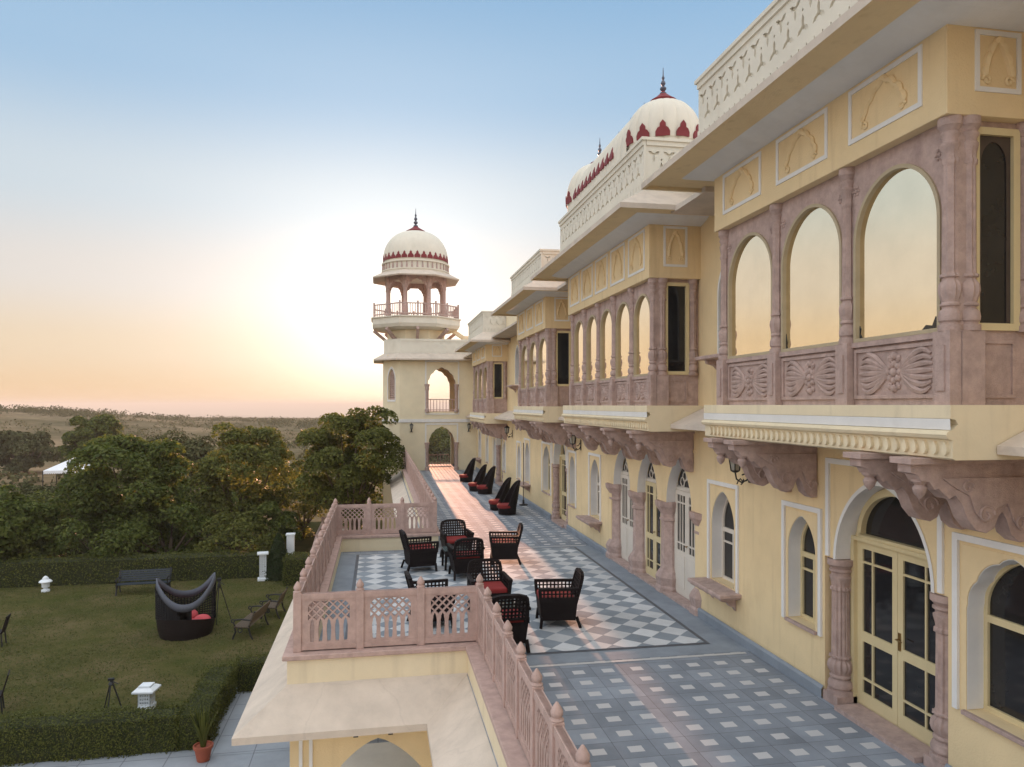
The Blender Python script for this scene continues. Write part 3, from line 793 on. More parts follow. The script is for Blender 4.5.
def lattice_star(c, z, s, up):
    """three-armed slot as used on the parapet panels"""
    arms = [(90, 0.11), (210, 0.10), (330, 0.10)] if not up else [(270, 0.11), (30, 0.10), (150, 0.10)]
    pts = []; w_ = 0.016 * s
    arms = sorted(arms)
    for a, l in arms:
        t = R(a); d = (math.cos(t), math.sin(t)); q = (-d[1], d[0]); L = l * s
        pts += [(c + d[0] * w_ * 1.3 - q[0] * w_, z + d[1] * w_ * 1.3 - q[1] * w_), (c + d[0] * L * 0.6 - q[0] * w_ * 1.3, z + d[1] * L * 0.6 - q[1] * w_ * 1.3), (c + d[0] * L, z + d[1] * L),
                (c + d[0] * L * 0.6 + q[0] * w_ * 1.3, z + d[1] * L * 0.6 + q[1] * w_ * 1.3), (c + d[0] * w_ * 1.3 + q[0] * w_, z + d[1] * w_ * 1.3 + q[1] * w_)]
    return pts
def parapet_face(mb, fn, a0, a1, z0, z1, pitch=0.29):
    """fn(a, b, c): c = 0 is the front face, positive goes in"""
    L = a1 - a0; n = max(1, round(L / pitch)); p = L / n; h = z1 - z0
    zb, zt_ = z0 + 0.20, z1 - 0.13
    s = (zt_ - zb) / 0.5
    hs = []
    for i in range(n):
        c = a0 + p * (i + 0.5)
        hs.append(lattice_star(c, zb + 0.37 * s, s * 1.05, True))
        if i:
            hs.append(lattice_star(c - p / 2, zb + 0.15 * s, s * 1.05, False))
            hs.append([(c - p / 2 - 0.016 * s, zb + 0.30 * s), (c - p / 2, zb + 0.28 * s), (c - p / 2 + 0.016 * s, zb + 0.30 * s), (c - p / 2, zb + 0.32 * s)])
    mb.ext(rect(a0, a1, zb, zt_), hs, 0.015, 0.055, fn)
    mb.ext(rect(a0, a1, z0, zb), [rect(a0 + p * (i * 0.5 + 0.16), a0 + p * (i * 0.5 + 0.22), z0 + 0.06, zb - 0.04) for i in range(2 * n)], 0.0, 0.055, fn)
    mb.ext(rect(a0, a1, zt_, z1 - 0.05), [], -0.01, 0.055, fn)
def parapet(parent, y0, y1, xf, z0, z1, xb):
    m = MB()
    m.box(xf + 0.05, xf + 0.2, y0 + 0.05, y1 - 0.05, z0, z1 - 0.05)
    m.box(xf + 0.2, xb, y0 + 0.05, y0 + 0.2, z0, z1 - 0.05); m.box(xf + 0.2, xb, y1 - 0.2, y1 - 0.05, z0, z1 - 0.05)
    parapet_face(m, lambda a, b, c: (xf + c, a, b), y0, y1, z0, z1)
    parapet_face(m, lambda a, b, c: (a, y0 + c, b), xf + 0.06, xb, z0, z1)
    parapet_face(m, lambda a, b, c: (a, y1 - c, b), xf + 0.06, xb, z0, z1)
    # coping
    m.box(xf - 0.035, xf + 0.23, y0 - 0.035, y1 + 0.035, z1 - 0.05, z1)
    m.box(xf + 0.231, xb, y0 - 0.035, y0 + 0.23, z1 - 0.05, z1); m.box(xf + 0.231, xb, y1 - 0.23, y1 + 0.035, z1 - 0.05, z1)
    return P(m, 'parapet', 'domecream', parent)

def bay(y0, y1, n, zl, zp, zc, ze, zpar, brk, lab, pitchcols=None, detail=True):
    XW, XS = 4.60, 4.72                                    # yellow upper wall, stone front
    m = MB(); m.box(XW, FX + 0.01, y0, y1, zc, ze + 0.12)
    root = P(m, 'bay_window', 'yellow', bevel=0.006); root['label'] = lab
    a, b = y0 + 0.10, y1 - 0.10
    cols = [a + (b - a) * i / n for i in range(n + 1)]
    zs0 = zp + 0.03
    p = (b - a) / n
    hw = p / 2 - 0.10
    za = zc - 0.19; zsp = za - min(0.75, hw * 1.05)
    fn = lambda a_, b_, c_: (XS + c_, a_, b_)
    cen = [(cols[i] + cols[i + 1]) / 2 for i in range(n)]
    # stone screen
    m = MB()
    m.ext(rect(a - 0.06, b + 0.06, zl, zc), [arch(c, hw, zs0, zsp, za, 14, 1.9, 0.5) for c in cen], 0, 0.14, fn)
    fs = {0: lambda a_, b_, c_: (a_, a + c_, b_), 1: lambda a_, b_, c_: (a_, b - c_, b_)}
    for k in (0, 1):
        m.ext(rect(XS + 0.02, FX, zl, zc), [rect(4.95, 5.33, zs0 + 0.04, zc - 0.10)], 0, 0.10, fs[k])
    m.box(XS - 0.04, XS, a - 0.08, b + 0.08, zp - 0.03, zp + 0.02)
    P(m, 'stone_screen', 'stone', root)
    for c in cen:
        m = MB(); arch_frame(m, c, hw - 0.032, zs0 + 0.03, zsp, za - 0.03, 0.036, -0.02, 0.03, fn); P(m, 'window_frame', 'joinery_tan', root)
        m = MB(); m.ext(arch(c, hw + 0.01, zs0, zsp, za, 14, 1.9, 0.5), [], 0.03, 0.036, fn)
        P(m, 'window_pane', 'mirrorglass', root)
        # carved panel between pedestals
        m = MB(); w2 = p / 2 - 0.11
        zb0, zb1 = zl + 0.06, zp - 0.05
        m.ext(rect(c - w2, c + w2, zb0, zb1), [rect(c - w2 + 0.035, c + w2 - 0.035, zb0 + 0.035, zb1 - 0.035)], -0.022, 0.01, fn)
        carved(m, fn, c - w2 + 0.05, c + w2 - 0.05, zb0 + 0.05, zb1 - 0.05)
        P(m, 'carved_panel', 'stone', root)
        # small rosettes in the spandrels
        for s in (-1, 1):
            m = MB(); q = (c + s * (hw - 0.02), za - 0.07)
            for k in range(6): m.ball(fn(q[0] + 0.04 * math.cos(k * PI / 3), q[1] + 0.04 * math.sin(k * PI / 3), 0.0), 0.018, n=6, m=4)
            m.ball(fn(q[0], q[1], 0), 0.022, n=6, m=4)
            P(m, 'rosette', 'stone', root)
        # plaster panel above
        m = MB(); z0, z1 = zc + 0.17, ze - 0.13; w3 = min(0.50, p / 2 - 0.10)
        fw = lambda a_, b_, c_: (XW + c_, a_, b_)
        m.ext(rect(c - w3, c + w3, z0, z1), [rect(c - w3 + 0.045, c + w3 - 0.045, z0 + 0.045, z1 - 0.045)], -0.012, 0.01, fw)
        pp = P(m, 'plaster_panel', 'white', root)
        m = MB(); relief(m, fw, c - w3, c + w3, z0, z1)
        P(m, 'plaster_relief', 'yellow', root)
    # columns
    for i, y in enumerate(cols):
        m = MB()
        m.box(XS - 0.09, XS + 0.02, y - 0.095, y + 0.095, zl, zp + 0.02)
        m.box(XS - 0.105, XS - 0.089, y - 0.045, y + 0.045, zl + 0.12, zp - 0.10)
        fluted(m, XS - 0.005, y, zp + 0.02, zc, 0.064, 24, 10)
        if i in (0, n):
            s = -1 if i == 0 else 1
            fluted(m, XS + 0.145, y + s * 0.02, zp + 0.02, zc, 0.068, 24, 10)
            m.box(XS + 0.025, XS + 0.24, y - 0.1 if s < 0 else y - 0.02, y + 0.02 if s < 0 else y + 0.1, zl, zp + 0.02)
            fluted(m, FX - 0.11, y + s * 0.01, zp + 0.02, zc, 0.06, 16, 8)
        P(m, 'column', 'stone', root)
    for k in (0, 1):
        m = MB(); m.ext(rect(4.91, 5.37, zs0, zc - 0.06), [rect(4.975, 5.305, zs0 + 0.06, zc - 0.12)], -0.03, 0.03, fs[k]); P(m, 'window_frame', 'joinery', root)
        m = MB(); m.ext(rect(4.93, 5.35, zs0 + 0.02, zc - 0.08), [], 0.012, 0.02, fs[k])
        P(m, 'window_pane', 'darkglass', root)
        m = MB(); sd_ = {0: lambda a_, b_, c_: (a_, y0 + c_, b_), 1: lambda a_, b_, c_: (a_, y1 - c_, b_)}[k]
        z0, z1 = zc + 0.20, ze - 0.12
        m.ext(rect(4.86, 5.30, z0, z1), [rect(4.9, 5.26, z0 + 0.04, z1 - 0.04)], -0.012, 0.01, sd_); P(m, 'plaster_panel', 'white', root)
        m = MB(); relief(m, sd_, 4.86, 5.30, z0, z1); P(m, 'plaster_relief', 'yellow', root)
    for k in (0, 1):
        m = MB(); m.ext(rect(4.97, 5.34, zl + 0.06, zp - 0.05), [rect(5.0, 5.31, zl + 0.09, zp - 0.08)], -0.015, 0.005, fs[k]); P(m, 'side_panel', 'stone', root)
        if y0 > 8: continue
        m = MB(); m.ext(rect(4.976, 5.304, zs0 + 0.06, zc - 0.12), [arch(5.14, 0.125, zs0 + 0.07, zc - 0.36, zc - 0.17, 12, 1.9, 0.5)], 0.002, 0.010, fs[k]); P(m, 'inner_arch', 'darkwood', root)
    # ledge
    m = MB(); xl = 4.50
    prof = [(FX, zl), (xl + 0.01, zl), (xl + 0.01, zl - 0.11), (xl + 0.06, zl - 0.12), (xl + 0.08, zl - 0.16), (xl + 0.03, zl - 0.20), (xl - 0.015, zl - 0.215), (xl - 0.03, zl - 0.24), (xl - 0.015, zl - 0.27),
            (xl + 0.03, zl - 0.285), (xl + 0.03, zl - 0.43), (xl + 0.06, zl - 0.445), (FX, zl - 0.445)]
    moulding(m, prof, y0 - 0.14, y1 + 0.14)
    P(m, 'ledge', 'cream', root, angle=30)
    m = MB(); N = int((y1 - y0 + 0.2) / 0.115)
    for i in range(N):
        y = y0 - 0.08 + i * 0.115
        m.ext([(y, zl - 0.295), (y + 0.022, zl - 0.33), (y + 0.03, zl - 0.37), (y + 0.018, zl - 0.395), (y, zl - 0.41), (y - 0.018, zl - 0.395), (y - 0.03, zl - 0.37), (y - 0.022, zl - 0.33)], [], xl + 0.0, xl + 0.035, lambda a_, b_, c_: (c_, a_, b_))
    P(m, 'drop_frieze', 'cream', root)
    # white painted band in the hollow of the ledge
    m = MB(); m.add([(xl + 0.006, y0 - 0.139, zl - 0.112), (xl + 0.006, y1 + 0.139, zl - 0.112), (xl + 0.012, y1 + 0.139, zl - 0.20), (xl + 0.012, y0 - 0.139, zl - 0.20)], [(0, 1, 2, 3)])
    P(m, 'ledge_band', 'white', root, recalc=False)
    for y in brk: bracket(root, y, zl - 3.70, 1.0 if zl > 3.5 else 0.9)
    # eave, white cove, parapet
    ev = wedge_eave(root, y0, y1, XW, XW - 0.78, 0.78, ze - 0.05, ze + 0.42, XW - 0.17)
    m = MB(); prev = None
    for dx, z_ in ((-0.002, ze - 0.10), (0.08, ze - 0.085), (0.20, ze - 0.055), (0.30, ze - 0.02), (0.345, ze + 0.004)):
        row = [(FX, y0 - dx, z_), (XW - dx, y0 - dx, z_), (XW - dx, y1 + dx, z_), (FX, y1 + dx, z_)]
        if prev: m.strip(prev, row)
        prev = row
    P(m, 'cove', 'white', root, recalc=False, angle=50)
    parapet(root, y0 - 0.17, y1 + 0.17, XW - 0.17, ze + 0.42, zpar, FX + 0.6)
    return root

bay(5.30, 9.55, 3, 3.70, 4.30, 6.10, 6.93, 8.27, (5.55, 6.2, 8.66, 9.25), 'bay window with three large mirrored arches nearest the camera')
A_ = [o for o in palace.children if o.name.startswith('bay_window')][0]
for yy, zz, pts in ((5.525 - 0.075, 4.33, [(0, 0), (0.30, 0), (0.25, 0.03), (0.20, 0.02), (0.15, 0.06), (0.09, 0.05), (0.06, 0.11), (0.03, 0.10), (0, 0.17)]), (6.625 + 0.03, 4.34, [(0, 0), (0.045, 0), (0.03, 0.05), (0.012, 0.09), (0.02, 0.15), (0, 0.2)]), (7.975 + 0.03, 4.34, [(0, 0), (0.04, 0), (0.02, 0.07), (0.028, 0.12), (0.01, 0.2), (0, 0.32)])):
    m = MB(); sg = 1 if yy < 6 else -1
    m.ext([(yy + (0.075 if sg > 0 else -0.03) + sg * a_ * 1.25, zz + b_ * (1.25 if sg > 0 else 0.8)) for a_, b_ in pts], [], 4.745, 4.7495, lambda a_, b_, c_: (c_, a_, b_)); P(m, 'film_tear', 'darkglass', A_)
bay(12.05, 17.55, 5, 3.69, 4.20, 5.90, 6.92, 8.25, (12.42, 14.0, 15.6, 17.2), 'five arched bay window under the ribbed domes')
bay(20.05, 24.30, 3, 3.66, 4.20, 5.85, 6.83, 8.02, (20.35, 20.95, 23.4, 24.05), 'three arched bay window beyond the domed bay')
bay(31.5, 36.3, 3, 3.34, 3.95, 5.60, 6.42, 7.75, (31.8, 33.0, 34.6, 35.9), 'smallest bay window beside the tower')
# recess eaves, upper and lower, between the bays
for y0, y1, zz in ((9.56, 12.04, 6.90), (17.56, 20.04, 6.85), (24.31, 31.49, 6.6), (36.31, 41.7, 6.4), (-6, 5.29, 6.9)):
    m = MB(); moulding(m, [(FX, zz - 0.05), (FX - 0.80, zz - 0.05), (FX - 0.80, zz + 0.03), (FX - 0.1, zz + 0.42), (FX, zz + 0.42)], y0 + 0.6 * (y1 < 35), y1 - 0.6 * (y1 < 35))
    P(m, 'recess_eave', 'roofcream', smooth=False)
    m = MB(); moulding(m, [(FX - 0.1, zz + 0.3), (FX - 0.1, zz + 1.2), (FX + 0.1, zz + 1.2), (FX + 0.1, zz + 0.3)], y0 + 0.2, y1 - 0.2); P(m, 'recess_parapet', 'cream')
for y0, y1, zz in ((9.70, 11.90, 3.3), (17.70, 19.9, 3.28), (24.45, 31.35, 3.1), (36.45, 41.7, 3.0), (-6, 5.15, 3.3)):
    m = MB(); moulding(m, [(FX, zz), (FX - 0.62, zz), (FX - 0.62, zz + 0.07), (FX, zz + 0.36)], y0, y1); P(m, 'lower_eave', 'roofcream', smooth=False)

# bangla roof of the middle bay: two domes with a ribbed vault between
def dome_ribs(a, z): return 1 + 0.045 * abs(math.sin(8 * a)) ** 0.5
def petal_loop(w_, h):
    return [(-w_, 0), (w_, 0), (w_ * 1.0, h * 0.28), (w_ * 0.72, h * 0.50), (w_ * 0.42, h * 0.56), (w_ * 0.40, h * 0.78), (0, h), (-w_ * 0.40, h * 0.78), (-w_ * 0.42, h * 0.56), (-w_ * 0.72, h * 0.50), (-w_ * 1.0, h * 0.28)]
def finial(mb, x, y, z, k):
    mb.lathe([(0.012 * k, 0.0), (0.10 * k, 0.01 * k), (0.10 * k, 0.05 * k), (0.03 * k, 0.09 * k), (0.09 * k, 0.16 * k), (0.09 * k, 0.20 * k), (0.03 * k, 0.25 * k), (0.07 * k, 0.32 * k), (0.06 * k, 0.37 * k), (0.022 * k, 0.42 * k),
              (0.045 * k, 0.48 * k), (0.018 * k, 0.55 * k), (0.006 * k, 0.78 * k)], (x, y, z), 12)
ZD, RD = 8.50, 0.67
for yd in (13.05, 17.05):
    xd = 5.26; RD = 0.67 if yd < 14 else 0.76
    m = MB()
    prof = [(RD * 0.98, -1.3), (RD * 0.98, -0.02)] + [(max(0.02, RD * (1 + 0.05 * math.sin(2 * t)) * math.cos(t) ** 0.72), RD * 1.30 * math.sin(t)) for t in np.linspace(0.0, PI / 2 - 0.04, 20)]
    m.lathe(prof, (xd, yd, ZD), 96, dome_ribs)
    d = P(m, 'dome', 'domecream', angle=24)
    m = MB(); m.lathe([(0.24, 0.0), (0.25, 0.03), (0.16, 0.09), (0.06, 0.17), (0.03, 0.22)], (xd, yd, ZD + RD * 1.285), 20); P(m, 'dome_cap', 'red', d)
    m = MB(); finial(m, xd, yd, ZD + RD * 1.30 + 0.14, 0.66); P(m, 'finial', 'finial', d)
    for k in range(12):
        m = MB(); a = 2 * PI * k / 12 + 0.13; lp = petal_loop(0.12, 0.28); tr = (lambda p, c, a=a: ((xd + (RD * 1.045 + 0.012 + c + max(0, p[1]) * 0.06 - max(0, p[1] - 0.12) ** 2 * 0.3) * math.cos(a + p[0] / RD)), (yd + (RD * 1.045 + 0.012 + c + max(0, p[1]) * 0.06 - max(0, p[1] - 0.12) ** 2 * 0.3) * math.sin(a + p[0] / RD)), ZD + 0.0 + p[1]))
        m.ext(lp, [], -0.02, 0.012, lambda u, v, c, tr=tr: tr((u, v), c))
        P(m, 'red_petal', 'red', d)
m = MB(); y0, y1 = 13.05, 17.0; N = 156; RV = 0.74; xd = 5.28
secs = []
for i in range(N + 1):
    y = y0 + (y1 - y0) * i / N
    rr = RV * (1 + 0.055 * abs(math.sin(PI * 13 * i / N)) ** 0.6)
    secs.append([(xd - rr, y, ZD - 1.3)] + [(xd - rr * math.cos(t), y, ZD + rr * 1.12 * math.sin(t) ** 0.92) for t in np.linspace(0, PI, 34)] + [(xd + rr, y, ZD - 1.3)])
for i in range(N): m.strip(secs[i], secs[i + 1])
vault = P(m, 'ribbed_vault', 'domecream', recalc=False, angle=24)
for k in range(2, 12):
    m = MB(); yy = y0 + (y1 - y0) * (k + 0.5) / 13; lp = petal_loop(0.10, 0.25)
    m.ext(lp, [], -0.02, 0.012, lambda u, v, c, yy=yy: (xd - RV * 1.055 - 0.012 - c + max(0, v) ** 2 * 0.7, yy + u, ZD + v))
    P(m, 'red_petal', 'red', vault)
for yy in (14.1, 14.9, 15.7):
    m = MB(); m.lathe([(0.10, 0), (0.10, 0.03), (0.03, 0.10)], (xd, yy, ZD + RV * 1.16), 12); finial(m, xd, yy, ZD + RV * 1.16 + 0.06, 0.5); P(m, 'finial', 'finial', vault)

# ------------------------------------------------------------------ terrace
sheet('terrace_floor', 'floortile', 1.2, FX + 0.4, -6, 46, 0.0)
sheet('terrace_floor', 'floortile', -1.06, 1.2, 10.2, 19.1, 0.0)
mat('plaintile', (0.255, 0.29, 0.335), 0.65, 0.16, 2.2, 0.06, 30, spec=0.15)
sheet('tile_margin', 'plaintile', -1.06, 5.54, 10.22, 18.68, 0.004)
sheet('tile_border', 'darkline', -0.52, 5.06, 10.63, 18.52, 0.008)
sheet('chess_tiles', 'chesstile', -0.45, 4.99, 10.70, 18.45, 0.012)
sheet('tile_line', 'lightline', 1.4, 5.40, 10.13, 10.20, 0.004)
sheet('tile_line', 'lightline', 1.6, 5.40, 18.70, 18.76, 0.004)

porch = thing('arcaded_porch', 'cream porch with a sloping eave under the projecting tiled terrace', 'porch', (0, 14.6, -4))
def Q(mb, name, mt, parent=None, **k): return mb.build(name, mt, parent or porch, abs_=True, **k)
# deck and parapet walls
m = MB()
m.box(1.2, FX, -6, 41.8, -0.35, -0.006); m.box(-1.06, 1.199, 10.2, 19.1, -0.35, -0.006)
Q(m, 'deck', 'cream', smooth=False)
m = MB()
T = 0.27
# L-shaped walls: outer faces at x = 1.20 (terrace), x = -1.20 and y = 10.05 / 19.25 (projection)
m.box(1.22, 1.22 + T, -6, 10.07, -0.7, 0.33)
m.box(-1.18, 1.4899, 10.07, 10.07 + T, -0.7, 0.33)
m.box(-1.18, -1.18 + T, 10.0701 + T, 19.23 - T, -0.7, 0.33)
m.box(-1.18, 1.5299, 19.23 - T, 19.23, -0.7, 0.33)
m.box(1.26, 1.26 + T, 19.2301, 41.79, -0.7, 0.33)
Q(m, 'parapet_wall', 'cream', smooth=False)
m = MB()
m.box(1.18, 1.18 + 0.36, -6, 10.02, 0.331, 0.40)
m.box(-1.24, 1.54, 10.021, 10.40, 0.331, 0.40)
m.box(-1.24, -0.88, 10.4001, 18.92, 0.331, 0.40)
m.box(-1.24, 1.60, 18.9201, 19.29, 0.331, 0.40)
m.box(1.22, 1.60, 19.2901, 41.78, 0.331, 0.40)
Q(m, 'coping', 'pinkstone', bevel=0.012)
# sloping eave below: outer line follows the wall 0.6 out and 0.42 down
def slope(pts_in, pts_out, zi, zo, name='eave', lip=0.09):
    m = MB()
    a = [(x, y, zi) for x, y in pts_in]; b = [(x, y, zo) for x, y in pts_out]; c = [(x, y, zo - lip) for x, y in pts_out]
    ins = [(x + (u - x) * 0.12, y + (v - y) * 0.12, zo - lip) for (x, y), (u, v) in zip(pts_out, pts_in)]
    d = [(x, y, zi - 0.55) for x, y in pts_in]
    m.strip(a, b); m.strip(b, c); m.strip(c, ins); m.strip(ins, d)
    return Q(m, name, 'roofcream', recalc=False, smooth=False)
slope([(1.24, -6), (1.24, 10.08), (-1.17, 10.08), (-1.17, 19.22), (1.27, 19.22), (1.27, 41.79)],
      [(0.62, -6), (0.62, 9.50), (-1.77, 9.50), (-1.77, 19.8), (0.62, 19.8), (0.62, 41.79)], 0.02, -0.40)
# porch front with a wide pointed arch, side arcade, and the ground floor wall of the terrace
fy = lambda a, b, c: (a, 10.10 + c, b)
m = MB(); m.ext(rect(-1.15, 1.24, -4.0, -0.42), [arch(0.0, 0.84, -3.99, -1.9, -0.80, 14, 1.35, 0.55)], 0, 0.3, fy); Q(m, 'front_wall', 'yellow')
for x0 in (-1.03, -0.90):
    m = MB(); m.box(x0, x0 + 0.045, 10.075, 10.098, -4.0, -0.55)
    Q(m, 'pilaster_strip', 'white', smooth=False)
m = MB()
m.ext(rect(10.401, 19.2, -4.0, -0.45), [arch(c, 0.9, -3.99, -1.75, -1.0, 12, 1.35, 0.55) for c in (11.7, 13.7, 15.7, 17.7)], 0, 0.3, lambda a, b, c: (-1.15 + c, a, b)); Q(m, 'side_wall', 'yellow')
m = MB(); m.box(1.24, 1.5, -6, 10.09, -4.0, -0.36); m.box(1.24, 1.5, 19.25, 41.79, -4.0, -0.36); Q(m, 'ground_floor_wall', 'yellow', smooth=False)
m = MB()
m.ext(rect(10.41, 19.2, -4.0, -0.36), [arch(c, 0.9, -3.99, -1.75, -1.0, 12, 1.35, 0.55) for c in (11.7, 14.7, 17.7)], 0, 0.3, lambda a, b, c: (1.3 + c, a, b)); Q(m, 'inner_wall', 'cream')
m = MB(); m.box(-1.15, 1.24, 18.9, 19.2, -4.0, -0.45); Q(m, 'rear_wall', 'cream', smooth=False)
for x_ in (-0.28, 0.16):
    m = MB(); m.box(x_ - 0.03, x_ + 0.03, 9.62, 9.68, -0.56, -0.50); Q(m, 'downlight', 'iron')

# ------------------------------------------------------------------ balustrades
def panel_mesh(mb, W, z0, z1, fn):
    t = 0.028
    fr = 0.085
    inner0, inner1 = fr, W - fr
    n = 5; cw = (inner1 - inner0) / n
    zt = z1 - 0.10; lat = 0.27; rows = 2; ch = lat / (rows + 0.5); hh = ch / 2 * 0.80; hw = cw / 2 * 0.80
    hs = []
    for r in range(rows):
        zc = zt - ch / 2 - r * ch
        for i in range(n):
            c = inner0 + (i + 0.5) * cw; hs.append([(c - hw, zc), (c, zc - hh), (c + hw, zc), (c, zc + hh)])
        zc2 = zc - ch / 2
        for i in range(1, n):
            c = inner0 + i * cw; hs.append([(c - hw, zc2), (c, zc2 - hh), (c + hw, zc2), (c, zc2 + hh)])
        hs.append([(inner0, zc2 - hh), (inner0 + hw, zc2), (inner0, zc2 + hh)]); hs.append([(inner1, zc2 - hh), (inner1, zc2 + hh), (inner1 - hw, zc2)])
    for i in range(n):                                   # top half diamonds
        if i: c = inner0 + i * cw; hs.append([(c - hw, zt), (c, zt - hh), (c + hw, zt)])
    zb = z0 + 0.10; zl = zt - rows * ch - 0.035
    for i in range(n):
        c = inner0 + (i + 0.5) * cw; a = cw * 0.27
        hs.append([(c - a * 0.75, zb), (c + a * 0.75, zb), (c + a, zb + (zl - zb) * 0.42), (c + a * 1.0, zb + (zl - zb) * 0.7), (c + a * 0.7, zl - 0.05), (c + a * 0.75, zl - 0.03), (c, zl + 0.015), (c - a * 0.75, zl - 0.03), (c - a * 0.7, zl - 0.05), (c - a * 1.0, zb + (zl - zb) * 0.7), (c - a, zb + (zl - zb) * 0.42)])
    mb.ext(rect(0, W, z0, z1), hs, -t, t, fn)
    mb.ext(rect(0, W, z1 - 0.075, z1), [], -t - 0.012, t + 0.012, fn)
    mb.ext(rect(0, W, z0, z0 + 0.07), [], -t - 0.012, t + 0.012, fn)

def post_mesh(mb, z0, z1, w_=0.105):
    h = w_ / 2
    mb.box(-h, h, -h, h, z0, z1 - 0.13)
    mb.lathe([(h * 1.12, 0), (h * 1.12, 0.015), (h * 0.72, 0.028), (h * 0.98, 0.05), (h * 1.0, 0.075), (h * 0.62, 0.112), (0.008, 0.15)], (0, 0, z1 - 0.13), 12)

def balustrade(p0, p1, n, label, z0=0.40, z1=1.17, name='balustrade', first=True, last=True, mt='pinkstone', panel_z=None):
    a = Vector((p0[0], p0[1], 0)); b = Vector((p1[0], p1[1], 0)); d = b - a; L = d.length; rz = math.atan2(d.y, d.x)
    root = thing(name, label, 'balustrade', (p0[0], p0[1], z0), rz, 'pink stone balustrades of the terrace')
    sp = L / n; W = sp - 0.105
    m = MB(); panel_mesh(m, W, 0.02, z1 - z0, lambda u, v, c: (u, c, v)); pm_ = m.build('balustrade_panel', mt, root)
    m = MB(); post_mesh(m, 0, z1 - z0 + 0.15); po = m.build('post', mt, root, bevel=0.006)
    used = [False, False]
    for i in range(n):
        o = pm_ if i == 0 else pm_.copy()
        if i: COL.objects.link(o); o.parent = root
        o.location = (i * sp + 0.0525, 0, 0)
    k = 0
    for i in range(n + 1):
        if (i == 0 and not first) or (i == n and not last): continue
        o = po if k == 0 else po.copy()
        if k: COL.objects.link(o); o.parent = root
        o.location = (i * sp, 0, 0); k += 1
    return root
balustrade((1.40, 10.20), (1.40, 1.18), 12, 'pink stone balustrade running towards the camera beside the white inlaid squares')
balustrade((-1.06, 10.20), (1.40, 10.20), 3, 'three panel pink stone balustrade across the near end of the projecting terrace', last=False)
balustrade((-1.06, 19.10), (-1.06, 10.20), 11, 'pink stone balustrade on the garden side of the projecting terrace', last=False)
balustrade((1.45, 19.10), (-1.06, 19.10), 3, 'three panel pink stone balustrade at the far end of the projecting terrace', last=False)
balustrade((1.45, 41.5), (1.45, 19.10), 27, 'longest pink stone balustrade leading from the tower along the terrace', last=False)

# ------------------------------------------------------------------ tower
tower = thing('corner_tower', 'pale yellow corner tower with arched passages and a domed kiosk on top', 'tower', (2.1, 43.9, -4))
def TW(mb, name, mt, parent=None, **k): return mb.build(name, mt, parent or tower, abs_=True, **k)
TY, TB = 41.8, 46.0
tf = lambda a, b, c: (a, TY + c, b); tb = lambda a, b, c: (a, TB - c, b)
ca = 3.56
lo_arch = cusp_arch(ca, 0.74, -0.02, 1.55, 2.48, 7, 0.05); up_arch = cusp_arch(ca, 0.80, 3.32, 4.85, 5.84, 7, 0.05)
m = MB()
m.ext(rect(1.20, FX + 0.3, -4.02, 6.55), [lo_arch, up_arch], 0, 0.35, tf)
m.ext(rect(1.20, 7.5, -4.02, 6.55), [cusp_arch(ca + 0.06, 0.85, -0.02, 1.55, 2.55, 7, 0.05), cusp_arch(ca, 0.85, 3.32, 4.85, 5.9, 7, 0.05)], 0, 0.35, tb)
cd = 0.90                                                  # chamfered garden side
fl = lambda a, b, c: (1.20 - a * 0.7071 + c * 0.7071, TY + a * 0.7071 + c * 0.7071, b)
jal = arch(0.62, 0.27, 4.0, 5.1, 5.75)
m.ext(rect(0, cd * 1.414, -4.02, 6.55), [jal], 0, 0.3, fl)
m.box(1.2 - cd, 1.2 - cd + 0.35, TY + cd, TB - cd, -4.02, 6.55)
fl2 = lambda a, b, c: (1.20 - a * 0.7071 + c * 0.7071, TB - a * 0.7071 - c * 0.7071, b)
m.ext(rect(0, cd * 1.414, -4.02, 6.55), [], 0, 0.3, fl2)
TW(m, 'wall', 'towercream')
for q_ in ((0.62, 2.6, 2.9), (0.7, -0.3, -0.01), (0.5, 6.2, 6.54)):
    m = MB(); m.box(q_[0], 5.7, TY + 0.351, TB - 0.351, q_[1], q_[2]); TW(m, 'floor_slab', 'cream', smooth=False)
for q_ in ((5.0, 6.15), (1.2, 2.55)):
    m = MB(); m.box(q_[0], q_[0] + 0.3, TY + 0.36, TB - 0.36, 0.0, q_[1]); TW(m, 'inner_wall', 'cream', smooth=False)
# jali screen and its frame
m = MB()
hs = []
for i in range(4):
    for j in range(12):
        c = 0.62 - 0.20 + 0.135 * i; z = 4.12 + 0.125 * j
        if z < 5.1 or abs(c - 0.62) < (5.65 - z) * 0.42: hs.append([(c - 0.05, z), (c, z - 0.05), (c + 0.05, z), (c, z + 0.05)])
m.ext(scale_loop(jal, (0.62, 4.8), 1.02), hs, 0.12, 0.17, fl); TW(m, 'jali_screen', 'stone')
m = MB(); m.ext(scale_loop(jal, (0.62, 4.8), 1.14), [jal], -0.03, 0.0, fl); TW(m, 'jali_frame', 'white')
